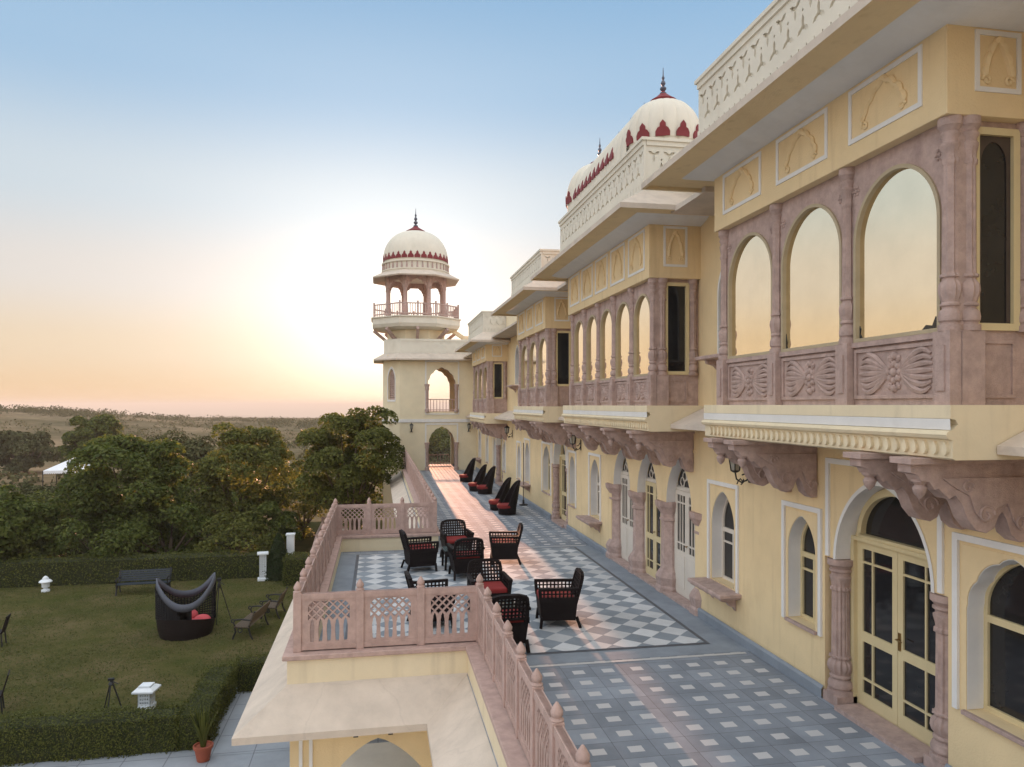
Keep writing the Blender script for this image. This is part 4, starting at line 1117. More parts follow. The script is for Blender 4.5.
# arch surrounds
for lp, r_, fh in ((lo_arch, (2.62, 4.50, -0.0, 2.66), 1.1), (up_arch, (2.62, 4.56, 3.16, 6.22), 1)):
    m = MB(); m.ext(rect(*r_), [rect(r_[0] + 0.08, r_[1] - 0.08, r_[2] + (0.06 if fh == 1 else 0.001), r_[3] - 0.08)], -0.025, 0.005, tf); TW(m, 'arch_frame', 'white', smooth=False)
    m = MB(); l2 = lp[1:] + [lp[0]]; m.strip([tf(p[0], p[1], -0.004) for p in scale_loop(l2, (ca, lp[2][1]), 0.99)], [tf(p[0], p[1], 0.352) for p in scale_loop(l2, (ca, lp[2][1]), 0.99)])
    TW(m, 'arch_reveal', 'stone', recalc=False)
    for q in (-1, 1):
        m = MB(); x = ca + q * 0.83; zb = 0.0 if lp is lo_arch else 3.3; m.lathe([(0.13, 0), (0.13, 0.15), (0.085, 0.2), (0.09, 1.2), (0.12, 1.28), (0.11, 1.4), (0.15, 1.52), (0.15, 1.58)], (x, TY - 0.03, zb), 12); TW(m, 'column', 'stone')
def iron_rail(parent, x0, x1, y, z0, h, mt='stone', n=9, fnb=None, name='railing'):
    m = MB()
    m.box(x0, x1, y - 0.025, y + 0.025, z0 + h - 0.05, z0 + h); m.box(x0, x1, y - 0.025, y + 0.025, z0 + 0.08, z0 + 0.12)
    for i in range(n + 1):
        x = x0 + (x1 - x0) * i / n; m.box(x - 0.018, x + 0.018, y - 0.015, y + 0.015, z0, z0 + h - 0.051)
    return TW(m, name, mt, parent, smooth=False)
iron_rail(tower, ca - 0.8, ca + 0.8, TB - 0.17, 0.0, 0.62); iron_rail(tower, ca - 0.8, ca + 0.8, TY + 0.17, 3.32, 0.72)
# floor band, chajja, parapet
def octa(r, cx=2.2, cy=43.9, a0=PI / 8): return [(cx + r * math.cos(a0 + k * PI / 4), cy + r * math.sin(a0 + k * PI / 4)) for k in range(8)]
outl = lambda o: [(FX + 0.2, TY - o), (1.2 - o * 0.42, TY - o), (1.2 - cd - o, TY + cd - o * 0.42), (1.2 - cd - o, TB - cd + o * 0.42), (1.2 - o * 0.42, TB + o), (7.4, TB + o)]
m = MB()
for o0, z0, z1 in ((0.05, 2.72, 2.90),):
    a = [(x, y, z0) for x, y in outl(o0)]; b = [(x, y, z1) for x, y in outl(o0)]; c = [(x, y, z1) for x, y in outl(-0.02)]; d = [(x, y, z0) for x, y in outl(-0.02)]
    m.strip(d, a); m.strip(a, b); m.strip(b, c)
TW(m, 'floor_band', 'white', recalc=False, smooth=False)
m = MB()
a = [(x, y, 6.62) for x, y in outl(0.0)]; b = [(x, y, 6.30) for x, y in outl(0.55)]; c = [(x, y, 6.22) for x, y in outl(0.55)]; d = [(x, y, 6.24) for x, y in outl(0.0)]
m.strip(a, b); m.strip(b, c); m.strip(c, d); TW(m, 'eave', 'roofcream', recalc=False, smooth=False)
m = MB()
a = [(x, y, 6.5) for x, y in outl(-0.05)]; b = [(x, y, 7.45) for x, y in outl(-0.05)]; c = [(x, y, 7.45) for x, y in outl(-0.25)]; d = [(x, y, 6.5) for x, y in outl(-0.25)]
m.strip(a, b); m.strip(b, c); m.strip(c, d)
parapet_face(m, lambda u, v, c: (u, TY + 0.02 + c, v), 1.3, FX + 0.2, 6.6, 7.45, 0.5)
TW(m, 'parapet', 'domecream', recalc=False, smooth=False)
def prism8(mb, r0, z0, r1, z1, bottom=True, top=True):
    a = [(x, y, z0) for x, y in octa(r0)]; b = [(x, y, z1) for x, y in octa(r1)]
    mb.strip(a, b, True); o = len(mb.v)
    if bottom: mb.v.extend(a); mb.f.append(tuple(o + i for i in reversed(range(8)))); o += 8
    if top: mb.v.extend(b); mb.f.append(tuple(o + i for i in range(8)))
m = MB(); prism8(m, 1.78, 6.5, 1.78, 8.12); TW(m, 'drum_below', 'towercream', smooth=False)
m = MB(); prism8(m, 2.2, 8.02, 2.55, 8.12, True, False); prism8(m, 2.62, 8.121, 2.72, 8.30); prism8(m, 2.72, 8.301, 2.72, 8.66); prism8(m, 2.80, 8.661, 2.80, 8.72); TW(m, 'balcony', 'domecream', smooth=False)
for k in range(8):
    a = k * PI / 4; m = MB()
    if 1:
        d = Vector((math.cos(a), math.sin(a), 0)); p = Vector((2.2, 43.9, 0))
        m.beam(p + d * 1.6 + Vector((0, 0, 7.35)), p + d * 2.45 + Vector((0, 0, 8.05)), 0.16, 0.18)
    TW(m, 'balcony_bracket', 'stone', smooth=False)

m = MB(); oc = octa(2.62)
for k in range(8):
    a = Vector((*oc[k], 8.72)); b = Vector((*oc[(k + 1) % 8], 8.72)); mid = (a + b) / 2
    for h in (0.13, 0.70): m.beam(a + Vector((0, 0, h)), b + Vector((0, 0, h)), 0.06)
    for p in (a, mid): m.beam(p, p + Vector((0, 0, 0.84)), 0.10)
    for i in range(1, 14):
        p = a.lerp(b, i / 14)
        if i != 7: m.beam(p + Vector((0, 0, 0.12)), p + Vector((0, 0, 0.69)), 0.045)
TW(m, 'balcony_railing', 'stone', smooth=False)
oc = octa(1.74)
for k in range(8):
    m = MB(); m.lathe([(0.17, 0), (0.17, 0.55), (0.12, 0.62), (0.115, 1.70), (0.15, 1.75), (0.13, 1.9), (0.17, 2.1), (0.17, 2.6)], (*oc[k], 8.72), 10); TW(m, 'column', 'stone')
    a = Vector((*oc[k], 0)); b = Vector((*oc[(k + 1) % 8], 0)); L = (b - a).length; u = (b - a) / L; nrm = Vector((u.y, -u.x, 0))
    m = MB()
    lp = cusp_arch(L / 2, L / 2 - 0.14, 9.9, 10.40, 10.95, 7, 0.07)[2:]
    lp = [(0.02, 10.40)] + [(L / 2 - L / 2 + 0.14 - 0.0, 10.40)] + lp[::-1][1:-1] + [(L - 0.14, 10.40), (L - 0.02, 10.40), (L - 0.02, 11.3), (0.02, 11.3)]
    m.ext(lp, [], -0.07, 0.07, lambda p_, q_, c, a=a, u=u, nrm=nrm: tuple(a + u * p_ + nrm * c + Vector((0, 0, q_)))); TW(m, 'cusped_arch', 'stone')
m = MB(); prism8(m, 2.66, 10.98, 2.70, 11.05, False, False); prism8(m, 2.70, 11.05, 1.98, 11.42, False, True); prism8(m, 2.66, 10.98, 1.6, 11.2, False, True); TW(m, 'kiosk_eave', 'roofcream', recalc=False, smooth=False)
m = MB()
m.lathe([(1.95, 11.15), (1.95, 11.45), (2.0, 11.46), (2.0, 11.52), (1.90, 11.53), (1.90, 11.88), (1.99, 11.90), (1.99, 11.98), (1.86, 12.0), (1.86, 12.1)], (2.2, 43.9, 0), 64); TW(m, 'dome_drum', 'domecream', smooth=True)
m = MB()
for k in range(40):
    a = 2 * PI * k / 40; m.tube([(2.2 + 1.93 * math.cos(a), 43.9 + 1.93 * math.sin(a), 11.54), (2.2 + 1.93 * math.cos(a), 43.9 + 1.93 * math.sin(a), 11.88)], [0.06, 0.03], 5)
TW(m, 'drum_balusters', 'stone')
m = MB(); RT = 1.87
m.lathe([(RT, 0.0), (RT * 1.01, 0.15)] + [(max(0.03, RT * 1.01 * math.cos(t) ** 0.8), 0.15 + 1.74 * math.sin(t)) for t in np.linspace(0.06, PI / 2 - 0.03, 18)], (2.2, 43.9, 12.08), 128, lambda a, z: 1 + 0.012 * abs(math.sin(14 * a)) ** 0.6)
dm = TW(m, 'dome', 'domecream', angle=60)
m = MB()
for k in range(32):
    a = 2 * PI * k / 32; lp = petal_loop(0.165, 0.40)
    m.ext(lp, [], -0.02, 0.015, lambda u, v, c, a=a: (2.2 + (RT * 1.012 + 0.016 + c - max(0, v - 0.1) ** 2 * 0.3) * math.cos(a + u / RT), 43.9 + (RT * 1.012 + 0.016 + c - max(0, v - 0.1) ** 2 * 0.3) * math.sin(a + u / RT), 12.09 + v))
TW(m, 'red_petal', 'red', dm)
m = MB(); m.lathe([(0.55, 0), (0.57, 0.05), (0.5, 0.09), (0.3, 0.2), (0.12, 0.33), (0.05, 0.4)], (2.2, 43.9, 13.94), 24); TW(m, 'dome_cap', 'red', dm)
m = MB(); finial(m, 2.2, 43.9, 14.26, 1.4); TW(m, 'finial', 'finial', dm)
m = MB(); m.beam((4.1, 43.2, 8.2), (5.5, 43.2, 7.3), 0.25, 0.22); m.box(4.9, 5.5, 43.0, 43.4, 7.1, 7.75); TW(m, 'flying_strut', 'cream', smooth=False)

# wall lanterns
def lantern(x, y, z, label, face=(-1, 0)):
    root = thing('wall_lantern', label, 'lantern', (x, y, z), math.atan2(face[1], face[0]), 'black wall lanterns')
    m = MB()
    m.tube([(0, 0, -0.15), (0.05, 0, -0.24), (0.14, 0, -0.27), (0.22, 0, -0.22), (0.24, 0, -0.12)], 0.013, 6)
    m.tube([(0.03, 0, -0.08), (0.07, 0, -0.14), (0.13, 0, -0.16)], 0.011, 6)
    for t in (-1, 1): m.tube([(0.12, 0, -0.26), (0.13, 0.05 * t, -0.22), (0.15, 0.08 * t, -0.26), (0.18, 0.06 * t, -0.3)], 0.01, 5)
    m.box(-0.02, 0.012, -0.035, 0.035, -0.28, 0.02); m.build('wall_arm', 'iron', root)
    m = MB(); m.lathe([(0.03, -0.12), (0.07, -0.10), (0.075, -0.085)], (0.24, 0, 0), 6); m.lathe([(0.115, 0.12), (0.12, 0.135), (0.05, 0.20), (0.02, 0.21), (0.015, 0.26)], (0.24, 0, 0), 6)
    for k in range(6):
        a = k * PI / 3; m.beam((0.24 + 0.07 * math.cos(a), 0.07 * math.sin(a), -0.09), (0.24 + 0.105 * math.cos(a), 0.105 * math.sin(a), 0.125), 0.012)
    m.build('lantern_cage', 'iron', root, smooth=False)
    m = MB(); m.lathe([(0.064, -0.085), (0.098, 0.12)], (0.24, 0, 0), 6); m.build('lantern_glass', 'lamp_glass', root, smooth=False)
    return root
lantern(FX, 10.32, 2.80, 'black wall lantern under the end bracket of the nearest bay')
lantern(FX, 19.75, 2.72, 'black wall lantern between the middle bay and the third bay')
lantern(FX, 30.3, 2.62, 'black wall lantern on the long wall before the last bay')
lantern(1.85, TY, 2.45, 'black wall lantern left of the lower tower arch', (0, -1))
lantern(5.1, TY, 2.45, 'black wall lantern right of the lower tower arch', (0, -1))

# ------------------------------------------------------------------ terrace furniture
def make_armchair(label):
    root = thing('armchair', label, 'armchair', (0, 0, 0), 0, 'dark wicker armchairs on the terrace')
    # faces +y in its own frame; origin on the floor under the middle
    m = MB()
    f = [(-0.28, 0.30), (0.28, 0.30), (0.28, -0.27), (-0.28, -0.27)]; g = [(-0.32, 0.33), (0.32, 0.33), (0.32, -0.30), (-0.32, -0.30)]
    m.strip([(x, y, 0.12) for x, y in f], [(x, y, 0.44) for x, y in g], True); m.strip([(x * 0.93, y * 0.93, 0.12) for x, y in f], [(x * 0.93, y * 0.93, 0.44) for x, y in g], True)
    m.strip([(x * 0.93, y * 0.93, 0.12) for x, y in f], [(x, y, 0.12) for x, y in f], True)
    m.add([(x * 0.92, y * 0.92, 0.36) for x, y in g], [(0, 1, 2, 3)])
    m.build('seat_body', 'wicker', root, smooth=False)
    for sx, sy in ((-1, 1), (1, 1), (-1, -1), (1, -1)):
        m = MB(); m.beam((sx * 0.29, sy * 0.29, 0.18), (sx * 0.305, sy * (0.31 if sy > 0 else 0.35), 0.0), 0.045); m.build('leg', 'wicker', root, smooth=False)
    m = MB()
    for s in (-1, 1):
        m = MB(); m.beam((s * 0.31, 0.31, 0.42), (s * 0.33, 0.33, 0.64), 0.05); m.beam((s * 0.33, 0.35, 0.645), (s * 0.315, -0.33, 0.645), 0.07, 0.04)
        for i in range(9):
            y = 0.26 - i * 0.065; m.beam((s * 0.325, y, 0.44), (s * 0.328, y, 0.63), 0.024)
        m.beam((s * 0.326, 0.31, 0.47), (s * 0.322, -0.30, 0.47), 0.03, 0.09); m.beam((s * 0.326, 0.31, 0.57), (s * 0.322, -0.30, 0.57), 0.02)
        m.build('armrest', 'wicker', root, smooth=False)
    bk = lambda x, z: (x, -0.27 - (z - 0.40) * 0.27, z)
    m = MB()
    pts = [bk(-0.285, 0.36), bk(-0.29, 0.72), bk(-0.27, 0.83), bk(-0.15, 0.865), bk(0.15, 0.865), bk(0.27, 0.83), bk(0.29, 0.72), bk(0.285, 0.36)]
    for a, b in zip(pts, pts[1:]): m.beam(a, b, 0.055, 0.055, (0, 1, 0.2))
    m.beam(bk(-0.28, 0.50), bk(0.28, 0.50), 0.04)
    m.build('back_frame', 'wicker', root, smooth=False)
    m = MB()
    for i in range(1, 10):
        x = -0.28 + 0.056 * i; m.beam(bk(x, 0.49), bk(x, 0.85), 0.027)
    for z in (0.56, 0.62, 0.68, 0.74, 0.80): m.beam(bk(-0.28, z), bk(0.28, z), 0.025)
    m.build('back_lattice', 'wicker', root, smooth=False)
    m = MB(); m.box(-0.285, 0.285, -0.26, 0.32, 0.40, 0.51); m.build('cushion', 'redcushion', root, bevel=0.03)
    return root
AC = make_armchair('dark wicker armchair at the far left, seen from its open left side')
GRPA = 'dark wicker armchairs on the terrace'
def at_chair(x, y, deg, label, first=[True]):
    global AC
    if first[0]:
        first[0] = False; AC.location = (x, y, 0.013); AC.rotation_euler = (0, 0, R(deg)); AC['label'] = label; return AC
    return dup(AC, (x, y, 0.013), R(deg), label, GRPA)
# deg: 0 faces away from the camera (+y), 180 faces the camera, -90 faces +x, 90 faces -x
at_chair(0.92, 16.6, -80, 'dark wicker armchair standing alone on the blue side of the chess floor')
at_chair(1.84, 17.55, 186, 'dark wicker armchair facing the camera behind the farther glass table')
at_chair(1.86, 15.75, 4, 'dark wicker armchair with its back to the camera at the farther glass table')
at_chair(2.92, 17.0, 84, 'dark wicker armchair turned left on the edge of the orange light strip')
at_chair(1.92, 12.85, 182, 'dark wicker armchair facing the camera behind the nearer glass table')
at_chair(1.88, 11.05, 3, 'nearest dark wicker armchair with its back to the camera by the balustrade')
at_chair(2.98, 12.1, 84, 'large looking dark wicker armchair turned left in the open middle of the chess floor')
at_chair(0.88, 12.4, -84, 'dark wicker armchair half hidden behind the near cross balustrade')

def make_table(label):
    root = thing('glass_table', label, 'table', (0, 0, 0), 0)
    m = MB(); m.box(-0.27, 0.27, -0.27, 0.27, 0.425, 0.435); m.build('table_top', 'tableglass', root, bevel=0.003)
    m = MB()
    for s in (-1, 1): m.beam((s * 0.25, -0.27, 0.40), (s * 0.25, 0.27, 0.40), 0.04); m.beam((-0.27, s * 0.25, 0.401), (0.27, s * 0.25, 0.401), 0.04)
    m.build('table_frame', 'wicker', root, smooth=False)
    for sx in (-1, 1):
        for sy in (-1, 1):
            m = MB(); m.beam((sx * 0.24, sy * 0.24, 0.38), (sx * 0.25, sy * 0.25, 0), 0.045); m.build('leg', 'wicker', root, smooth=False)
    return root
t0 = make_table('small glass topped wicker table between the two nearest facing armchairs'); t0.location = (1.95, 11.95, 0.013)
dup(t0, (1.72, 16.65, 0.013), 0.05, 'small glass topped wicker table between the two farther facing armchairs')

def make_tub(label):
    """tall hooded wicker chair facing -x; origin on the floor"""
    root = thing('hooded_chair', label, 'chair', (0, 0, 0), 0, 'hooded wicker chairs along the wall')
    N = 36
    def ring(z_of, r, dz=0.0):
        out = []
        for i in range(N + 1):
            t = 2 * PI * i / N; x = 0.38 * math.cos(t) * r; y = 0.36 * math.sin(t) * r
            out.append((x, y, z_of(t)))
        return out
    def top(t):
        k = (math.cos(t) + 1) / 2                          # 1 at the back (+x), 0 at the front
        return 0.30 + 1.02 * ss(0.30, 1.0, k) ** 0.9
    m = MB(); secs = []
    for i in range(9):
        u = i / 8; row = []
        for k in range(N + 1):
            t = 2 * PI * k / N; z = 0.02 + (top(t) - 0.02) * u
            fl = 0.90 + 0.10 * min(1, z / 0.5); lean = 0.16 * max(0, z - 0.3) * (0.5 + 0.5 * math.cos(t)); pin = 1 - 0.30 * max(0, z - 0.35)
            row.append((0.36 * math.cos(t) * fl + lean, 0.37 * math.sin(t) * fl * pin, z))
        secs.append(row)
    for a, b in zip(secs, secs[1:]): m.strip(a, b)
    ins = [[(x * 0.90, y * 0.90, z) for x, y, z in row] for row in secs]
    for a, b in zip(ins, ins[1:]): m.strip(a, b)
    m.strip(secs[-1], ins[-1]); m.strip(secs[0], ins[0])
    m.build('wicker_shell', 'wicker', root, recalc=False, angle=60)
    m = MB(); m.tube([Vector(p) + Vector((0, 0, 0.005)) for p in [((a[0] + b[0]) / 2, (a[1] + b[1]) / 2, a[2]) for a, b in zip(secs[-1], ins[-1])]], 0.028, 6, False); m.build('rim', 'wicker', root)
    m = MB(); m.lathe([(0.02, 0.26), (0.33, 0.26), (0.36, 0.30), (0.36, 0.38), (0.32, 0.42), (0.02, 0.43)], (-0.03, 0, 0), 24); m.build('cushion', 'redcushion', root)
    return root
tub = make_tub('')
tubs = [(4.18, 35.2, 8, 'single dark hooded chair with red cushion nearest the tower'),
        (4.16, 31.4, 6, 'farther dark hooded chair of the middle pair along the wall'), (4.38, 30.3, 10, 'nearer dark hooded chair of the middle pair along the wall'),
        (4.18, 25.6, 4, 'farther dark hooded chair of the nearest pair along the wall'), (4.30, 24.5, 8, 'dark hooded chair with red cushion nearest the camera along the wall')]
for i, (x, y, a, lb) in enumerate(tubs):
    if i == 0: tub.location = (x, y, 0.004); tub.scale = (0.9, 0.9, 0.84); tub.rotation_euler = (0, 0, R(a)); tub['label'] = lb
    else: dup(tub, (x, y, 0.004), R(a), lb)
root = thing('parasol_pole', 'thin dark pole on a small base standing by the far wall shelf', 'pole', (5.28, 26.6, 0.004))
m = MB(); m.tube([(0, 0, 0.04), (0, 0, 2.3)], 0.017, 8); m.build('pole', 'woodslat', root)
m = MB(); m.lathe([(0.16, 0), (0.16, 0.03), (0.04, 0.06), (0.035, 0.2)], (0, 0, 0), 14); m.build('base', 'iron', root)

# ------------------------------------------------------------------ foliage
def quads_mesh(name, C, Nrm, size, mt, rng, parent=None, asp=0.6):
    """leaf quads at centres C, loosely facing Nrm"""
    n = len(C)
    a = rng.normal(size=(n, 3)); nv = Nrm + 0.55 * rng.normal(size=(n, 3)); nv /= np.linalg.norm(nv, axis=1)[:, None] + 1e-9
    u = np.cross(nv, a); u /= np.linalg.norm(u, axis=1)[:, None] + 1e-9
    v = np.cross(nv, u)
    s = (size * rng.uniform(0.65, 1.35, n))[:, None]
    P4 = np.stack([C - u * s * 0.5, C + v * s * asp * 0.5 + u * s * 0.05, C + u * s * 0.5, C - v * s * asp * 0.5 + u * s * 0.05], axis=1).reshape(-1, 3)
    me = bpy.data.meshes.new(name)
    me.vertices.add(4 * n); me.vertices.foreach_set('co', P4.astype(np.float32).ravel())
    me.loops.add(4 * n); me.loops.foreach_set('vertex_index', np.arange(4 * n, dtype=np.int32))
    me.polygons.add(n); me.polygons.foreach_set('loop_start', np.arange(0, 4 * n, 4, dtype=np.int32))
    me.update(calc_edges=True)
    me.materials.append(MATS[mt])
    o = bpy.data.objects.new(name, me); COL.objects.link(o)
    if parent is not None: o.parent = parent
    return o

def crown_points(rng, H, W, nclump, per, z0, squash=0.85, clr=0.24):
    """clumps of leaves spread through a rounded crown of width W from z0 to H; returns centres and outward normals"""
    cz = (H + z0) / 2; hz = (H - z0) / 2
    cl = []; tries = 0
    while len(cl) < nclump and tries < 9000:
        tries += 1
        d = rng.normal(size=3); d /= np.linalg.norm(d); r = rng.uniform(0.35, 0.92) ** 0.6
        bump = 1 + 0.16 * math.sin(3.1 * d[0] + 5 * d[2] + rng.uniform(0, 0.4)) 
        p = np.array([d[0] * W / 2 * r * bump, d[1] * W / 2 * r * bump, cz + d[2] * hz * r * bump])
        if p[2] < z0 - 0.3: continue
        cl.append((p, rng.uniform(0.7, 1.25) * clr * W / 2))
    pp = np.array([p for p, r in cl]); keep = [(np.linalg.norm(pp - p, axis=1) < 2.0 * r).sum() >= 4 for p, r in cl]
    cl = [c for c, k_ in zip(cl, keep) if k_]
    C = []; N = []
    for p, r in cl:
        k = int(per * (r / (clr * W / 2)) ** 2)
        d = rng.normal(size=(k, 3)); d /= np.linalg.norm(d, axis=1)[:, None]
        d[:, 2] = np.where(d[:, 2] < -0.35, -d[:, 2], d[:, 2])
        q = p + d * (r * rng.uniform(0.55, 1.08, k) ** 0.5)[:, None] * np.array([1, 1, squash])
        C.append(q); N.append(d * 0.7 + np.array([0, 0, 0.5]))
    return np.concatenate(C), np.concatenate(N), cl

def make_tree(name, label, cat, loc, H, W, z0, seed, leaf='leaf_a', nclump=70, per=170, size=0.22, trunk=0.16, group=None, clr=0.24, rz=0.0, sy=1.0):
    rng = np.random.default_rng(seed)
    root = thing(name, label, cat, loc, rz, group)
    C, N, cl = crown_points(rng, H, W, nclump, per, z0, clr=clr)
    C[:, 1] *= sy
    quads_mesh('crown', C, N, size, leaf, rng, root)
    m = MB()
    top = z0 + (H - z0) * 0.45
    m.tube([(0, 0, -0.3), (0.05 * W * 0.3, 0.02, z0 * 0.6), (0.0, 0.05, z0 + 0.2), (0.1, 0, top)], [trunk * 1.3, trunk, trunk * 0.85, trunk * 0.45], 9)
    for i in range(min(len(cl), 14)):
        p = cl[i * len(cl) // 14][0]; h = max(0.4, z0 * 0.7 + 0.3 * rng.uniform())
        mid = (p[0] * 0.45, p[1] * 0.45 * sy, h + (p[2] - h) * 0.4)
        m.tube([(0, 0.03, h), mid, (p[0], p[1] * sy, p[2])], [trunk * 0.55, trunk * 0.33, trunk * 0.1], 6)
    m.build('trunk', 'bark', root)
    return root

def hedge(label, x0, x1, y0, y1, z0, z1, dens, seed, leaf='leaf_hedge', size=0.055):
    rng = np.random.default_rng(seed)
    root = thing('hedge', label, 'hedge', ((x0 + x1) / 2, (y0 + y1) / 2, z0), 0)
    X, Y, Z = (x1 - x0) / 2, (y1 - y0) / 2, z1 - z0
    m = MB(); i = 0.05; m.box(-X + i, X - i, -Y + i, Y - i, -0.02, Z - i); m.build('hedge_core', 'hedgecore', root, smooth=False)
    Cs = []; Ns = []
    for (ax, s) in ((0, 1), (0, -1), (1, 1), (1, -1), (2, 1)):
        dims = [2 * X, 2 * Y, Z]; a_ = [k for k in range(3) if k != ax]; n = int(dims[a_[0]] * dims[a_[1]] * dens)
        p = np.zeros((n, 3)); 
        for k in a_:
            p[:, k] = rng.uniform(-dims[k] / 2, dims[k] / 2, n) if k < 2 else rng.uniform(0, Z, n)
        p[:, ax] = (s * dims[ax] / 2 if ax < 2 else Z)
        wob = 0.03 * np.sin(p[:, a_[0]] * 3.1 + seed) + 0.025 * np.sin(p[:, a_[1]] * 7.7 + p[:, a_[0]] * 5.2)
        p[:, ax] += s * (rng.normal(size=n) * 0.032 + wob)
        nn = np.zeros((n, 3)); nn[:, ax] = s; nn[:, 2] += 0.25
        Cs.append(p); Ns.append(nn)
    quads_mesh('hedge_leaves', np.concatenate(Cs), np.concatenate(Ns), size, leaf, rng, root)
    return root
hedge('long clipped hedge along the far edge of the lawn behind the bench', -40, -4.9, 34.2, 35.4, -4, -2.95, 320, 3, size=0.075)
hedge('clipped hedge along the near edge of the lawn', -14, -4.4, 17.35, 18.05, -4, -3.2, 1700, 4, size=0.045)
hedge('short clipped hedge turning back along the lawn beside the paved walk', -4.4, -3.75, 17.35, 20.62, -4, -3.2, 2200, 5, size=0.04)
hedge('clipped hedge stub running from the lawn corner to the porch', -3.75, -1.6, 20.62, 21.3, -4, -3.2, 1700, 6, size=0.04)
hedge('small box shaped shrub by the garden end of the terrace', -3.95, -2.5, 32.4, 33.7, -4, -2.85, 900, 8, size=0.06)
# cone shaped cypress
rng = np.random.default_rng(12)
root = thing('conical_shrub', 'dark cone shaped conifer between the white pedestal and the boxed shrub', 'shrub', (-4.35, 34.0, -4))
n = 5200; h = rng.uniform(0, 1, n) ** 1.35; a = rng.uniform(0, 2 * PI, n); rr = 0.62 * (1 - h) ** 0.75 * (0.92 + 0.12 * rng.normal(size=n)) + 0.02
C = np.stack([rr * np.cos(a), rr * np.sin(a), 0.05 + 1.95 * h], 1); N = np.stack([np.cos(a), np.sin(a), 0.5 + 0 * a], 1)
quads_mesh('foliage', C, N, 0.085, 'leaf_dark', rng, root)
m = MB(); m.lathe([(0.5, 0.02), (0.42, 0.6), (0.2, 1.4), (0.03, 1.85)], (0, 0, 0), 14); m.build('foliage_core', 'hedgecore', root)

# the trees beyond the far hedge
make_tree('tree', 'broad dark rounded tree in the middle of the garden, left of two others', 'tree', (-12.0, 39.6, -4), 6.45, 6.4, 0.8, 21, 'leaf_a', 95, 377, 0.19, clr=0.23)
make_tree('tree', 'looser yellowish tree between the broad dark tree and the tree by the tower', 'tree', (-6.95, 40.6, -4), 6.9, 5.5, 0.9, 22, 'leaf_b', 72, 304, 0.18, clr=0.24)
make_tree('tree', 'tall sunlit tree standing against the corner of the tower', 'tree', (-1.35, 38.6, -4), 8.1, 5.7, 2.2, 23, 'leaf_b', 95, 348, 0.17, clr=0.22)
make_tree('tree', 'green tree cut by the left edge above the long hedge', 'tree', (-16.3, 36.4, -4), 4.2, 3.9, 0.3, 24, 'leaf_a', 60, 200, 0.2, clr=0.25)
make_tree('tree', 'low bushy tree filling the gap below the looser tree', 'tree', (-9.8, 37.4, -4), 3.0, 4.6, 0.0, 25, 'leaf_a', 44, 200, 0.18, clr=0.26)
make_tree('tree', 'small dark bushy tree under the tall sunlit tree', 'tree', (-5.3, 38.6, -4), 3.2, 2.8, 0.2, 26, 'leaf_a', 46, 200, 0.18, clr=0.26)
make_tree('tree', 'grey green feathery tree standing between the tent and the hedge', 'tree', (-19.3, 47, -4.2), 3.1, 6.0, 0.3, 27, 'leaf_scrub', 60, 217, 0.18, clr=0.26)
make_tree('tree', 'wide dark tree rising behind the tent on the brown slope', 'tree', (-36.2, 104, -6.4), 9.0, 7.6, 1.2, 28, 'leaf_a', 90, 230, 0.38, 0.3, clr=0.22)
make_tree('tree', 'dusky leafless looking tree left of the tent', 'tree', (-50.5, 118, -6.4), 6.4, 9.5, 0.3, 29, 'leaf_scrub', 95, 200, 0.42, 0.3, clr=0.2)
make_tree('tree', 'pale olive tree behind the broad dark tree', 'tree', (-15.5, 60, -5), 6.3, 9.0, 0.8, 30, 'leaf_scrub', 66, 160, 0.28, clr=0.24)
make_tree('tree', 'distant olive tree showing between the broad and the looser tree', 'tree', (-9.5, 58, -5), 5.6, 7.5, 0.6, 31, 'leaf_b', 58, 160, 0.28, clr=0.25)
for i, (x, y, H, W, lb) in enumerate(((-16.2, 37.3, 2.7, 4.4, 'low shrub at the foot of the broad dark tree on its left'), (-12.4, 36.9, 2.5, 4.6, 'low shrub at the foot of the broad dark tree on its right'),
                                      (-6.6, 36.8, 2.6, 3.8, 'low shrub between the cone shaped conifer and the looser tree'), (-1.2, 44.5, 5.0, 5, 'shrubby tree glimpsed behind the tower corner'),
                                      (-17.6, 41.5, 3.0, 5.0, 'spreading shrub on the left edge below the brown field'),
                                      (-9.6, 45, 3.2, 5.5, 'shrub behind the gap between the broad dark tree and the looser tree'), (-4.3, 44.5, 3.6, 5.0, 'shrub behind the gap between the looser tree and the tall sunlit tree'), (-13.5, 45.2, 3.0, 5.5, 'shrub half hidden behind the trunk of the broad dark tree'))):
    make_tree('shrub', lb, 'shrub', (x, y, -4.05 if y < 46 else -4.6), H, W, 0.1, 40 + i, 'leaf_a' if i % 2 else 'leaf_b', 40, 150, 0.17, 0.08, clr=0.27)

make_tree('tree', 'wide tree seen through the lower arch of the tower', 'tree', (11.5, 138, -6.6), 6.0, 17.0, 0.2, 61, 'leaf_b', 80, 190, 0.42, clr=0.22)
make_tree('tree', 'olive tree farther off, seen through the tower arch beside the wide one', 'tree', (20.0, 160, -6.6), 6.2, 17.0, 0.2, 62, 'leaf_scrub', 80, 170, 0.45, clr=0.22)

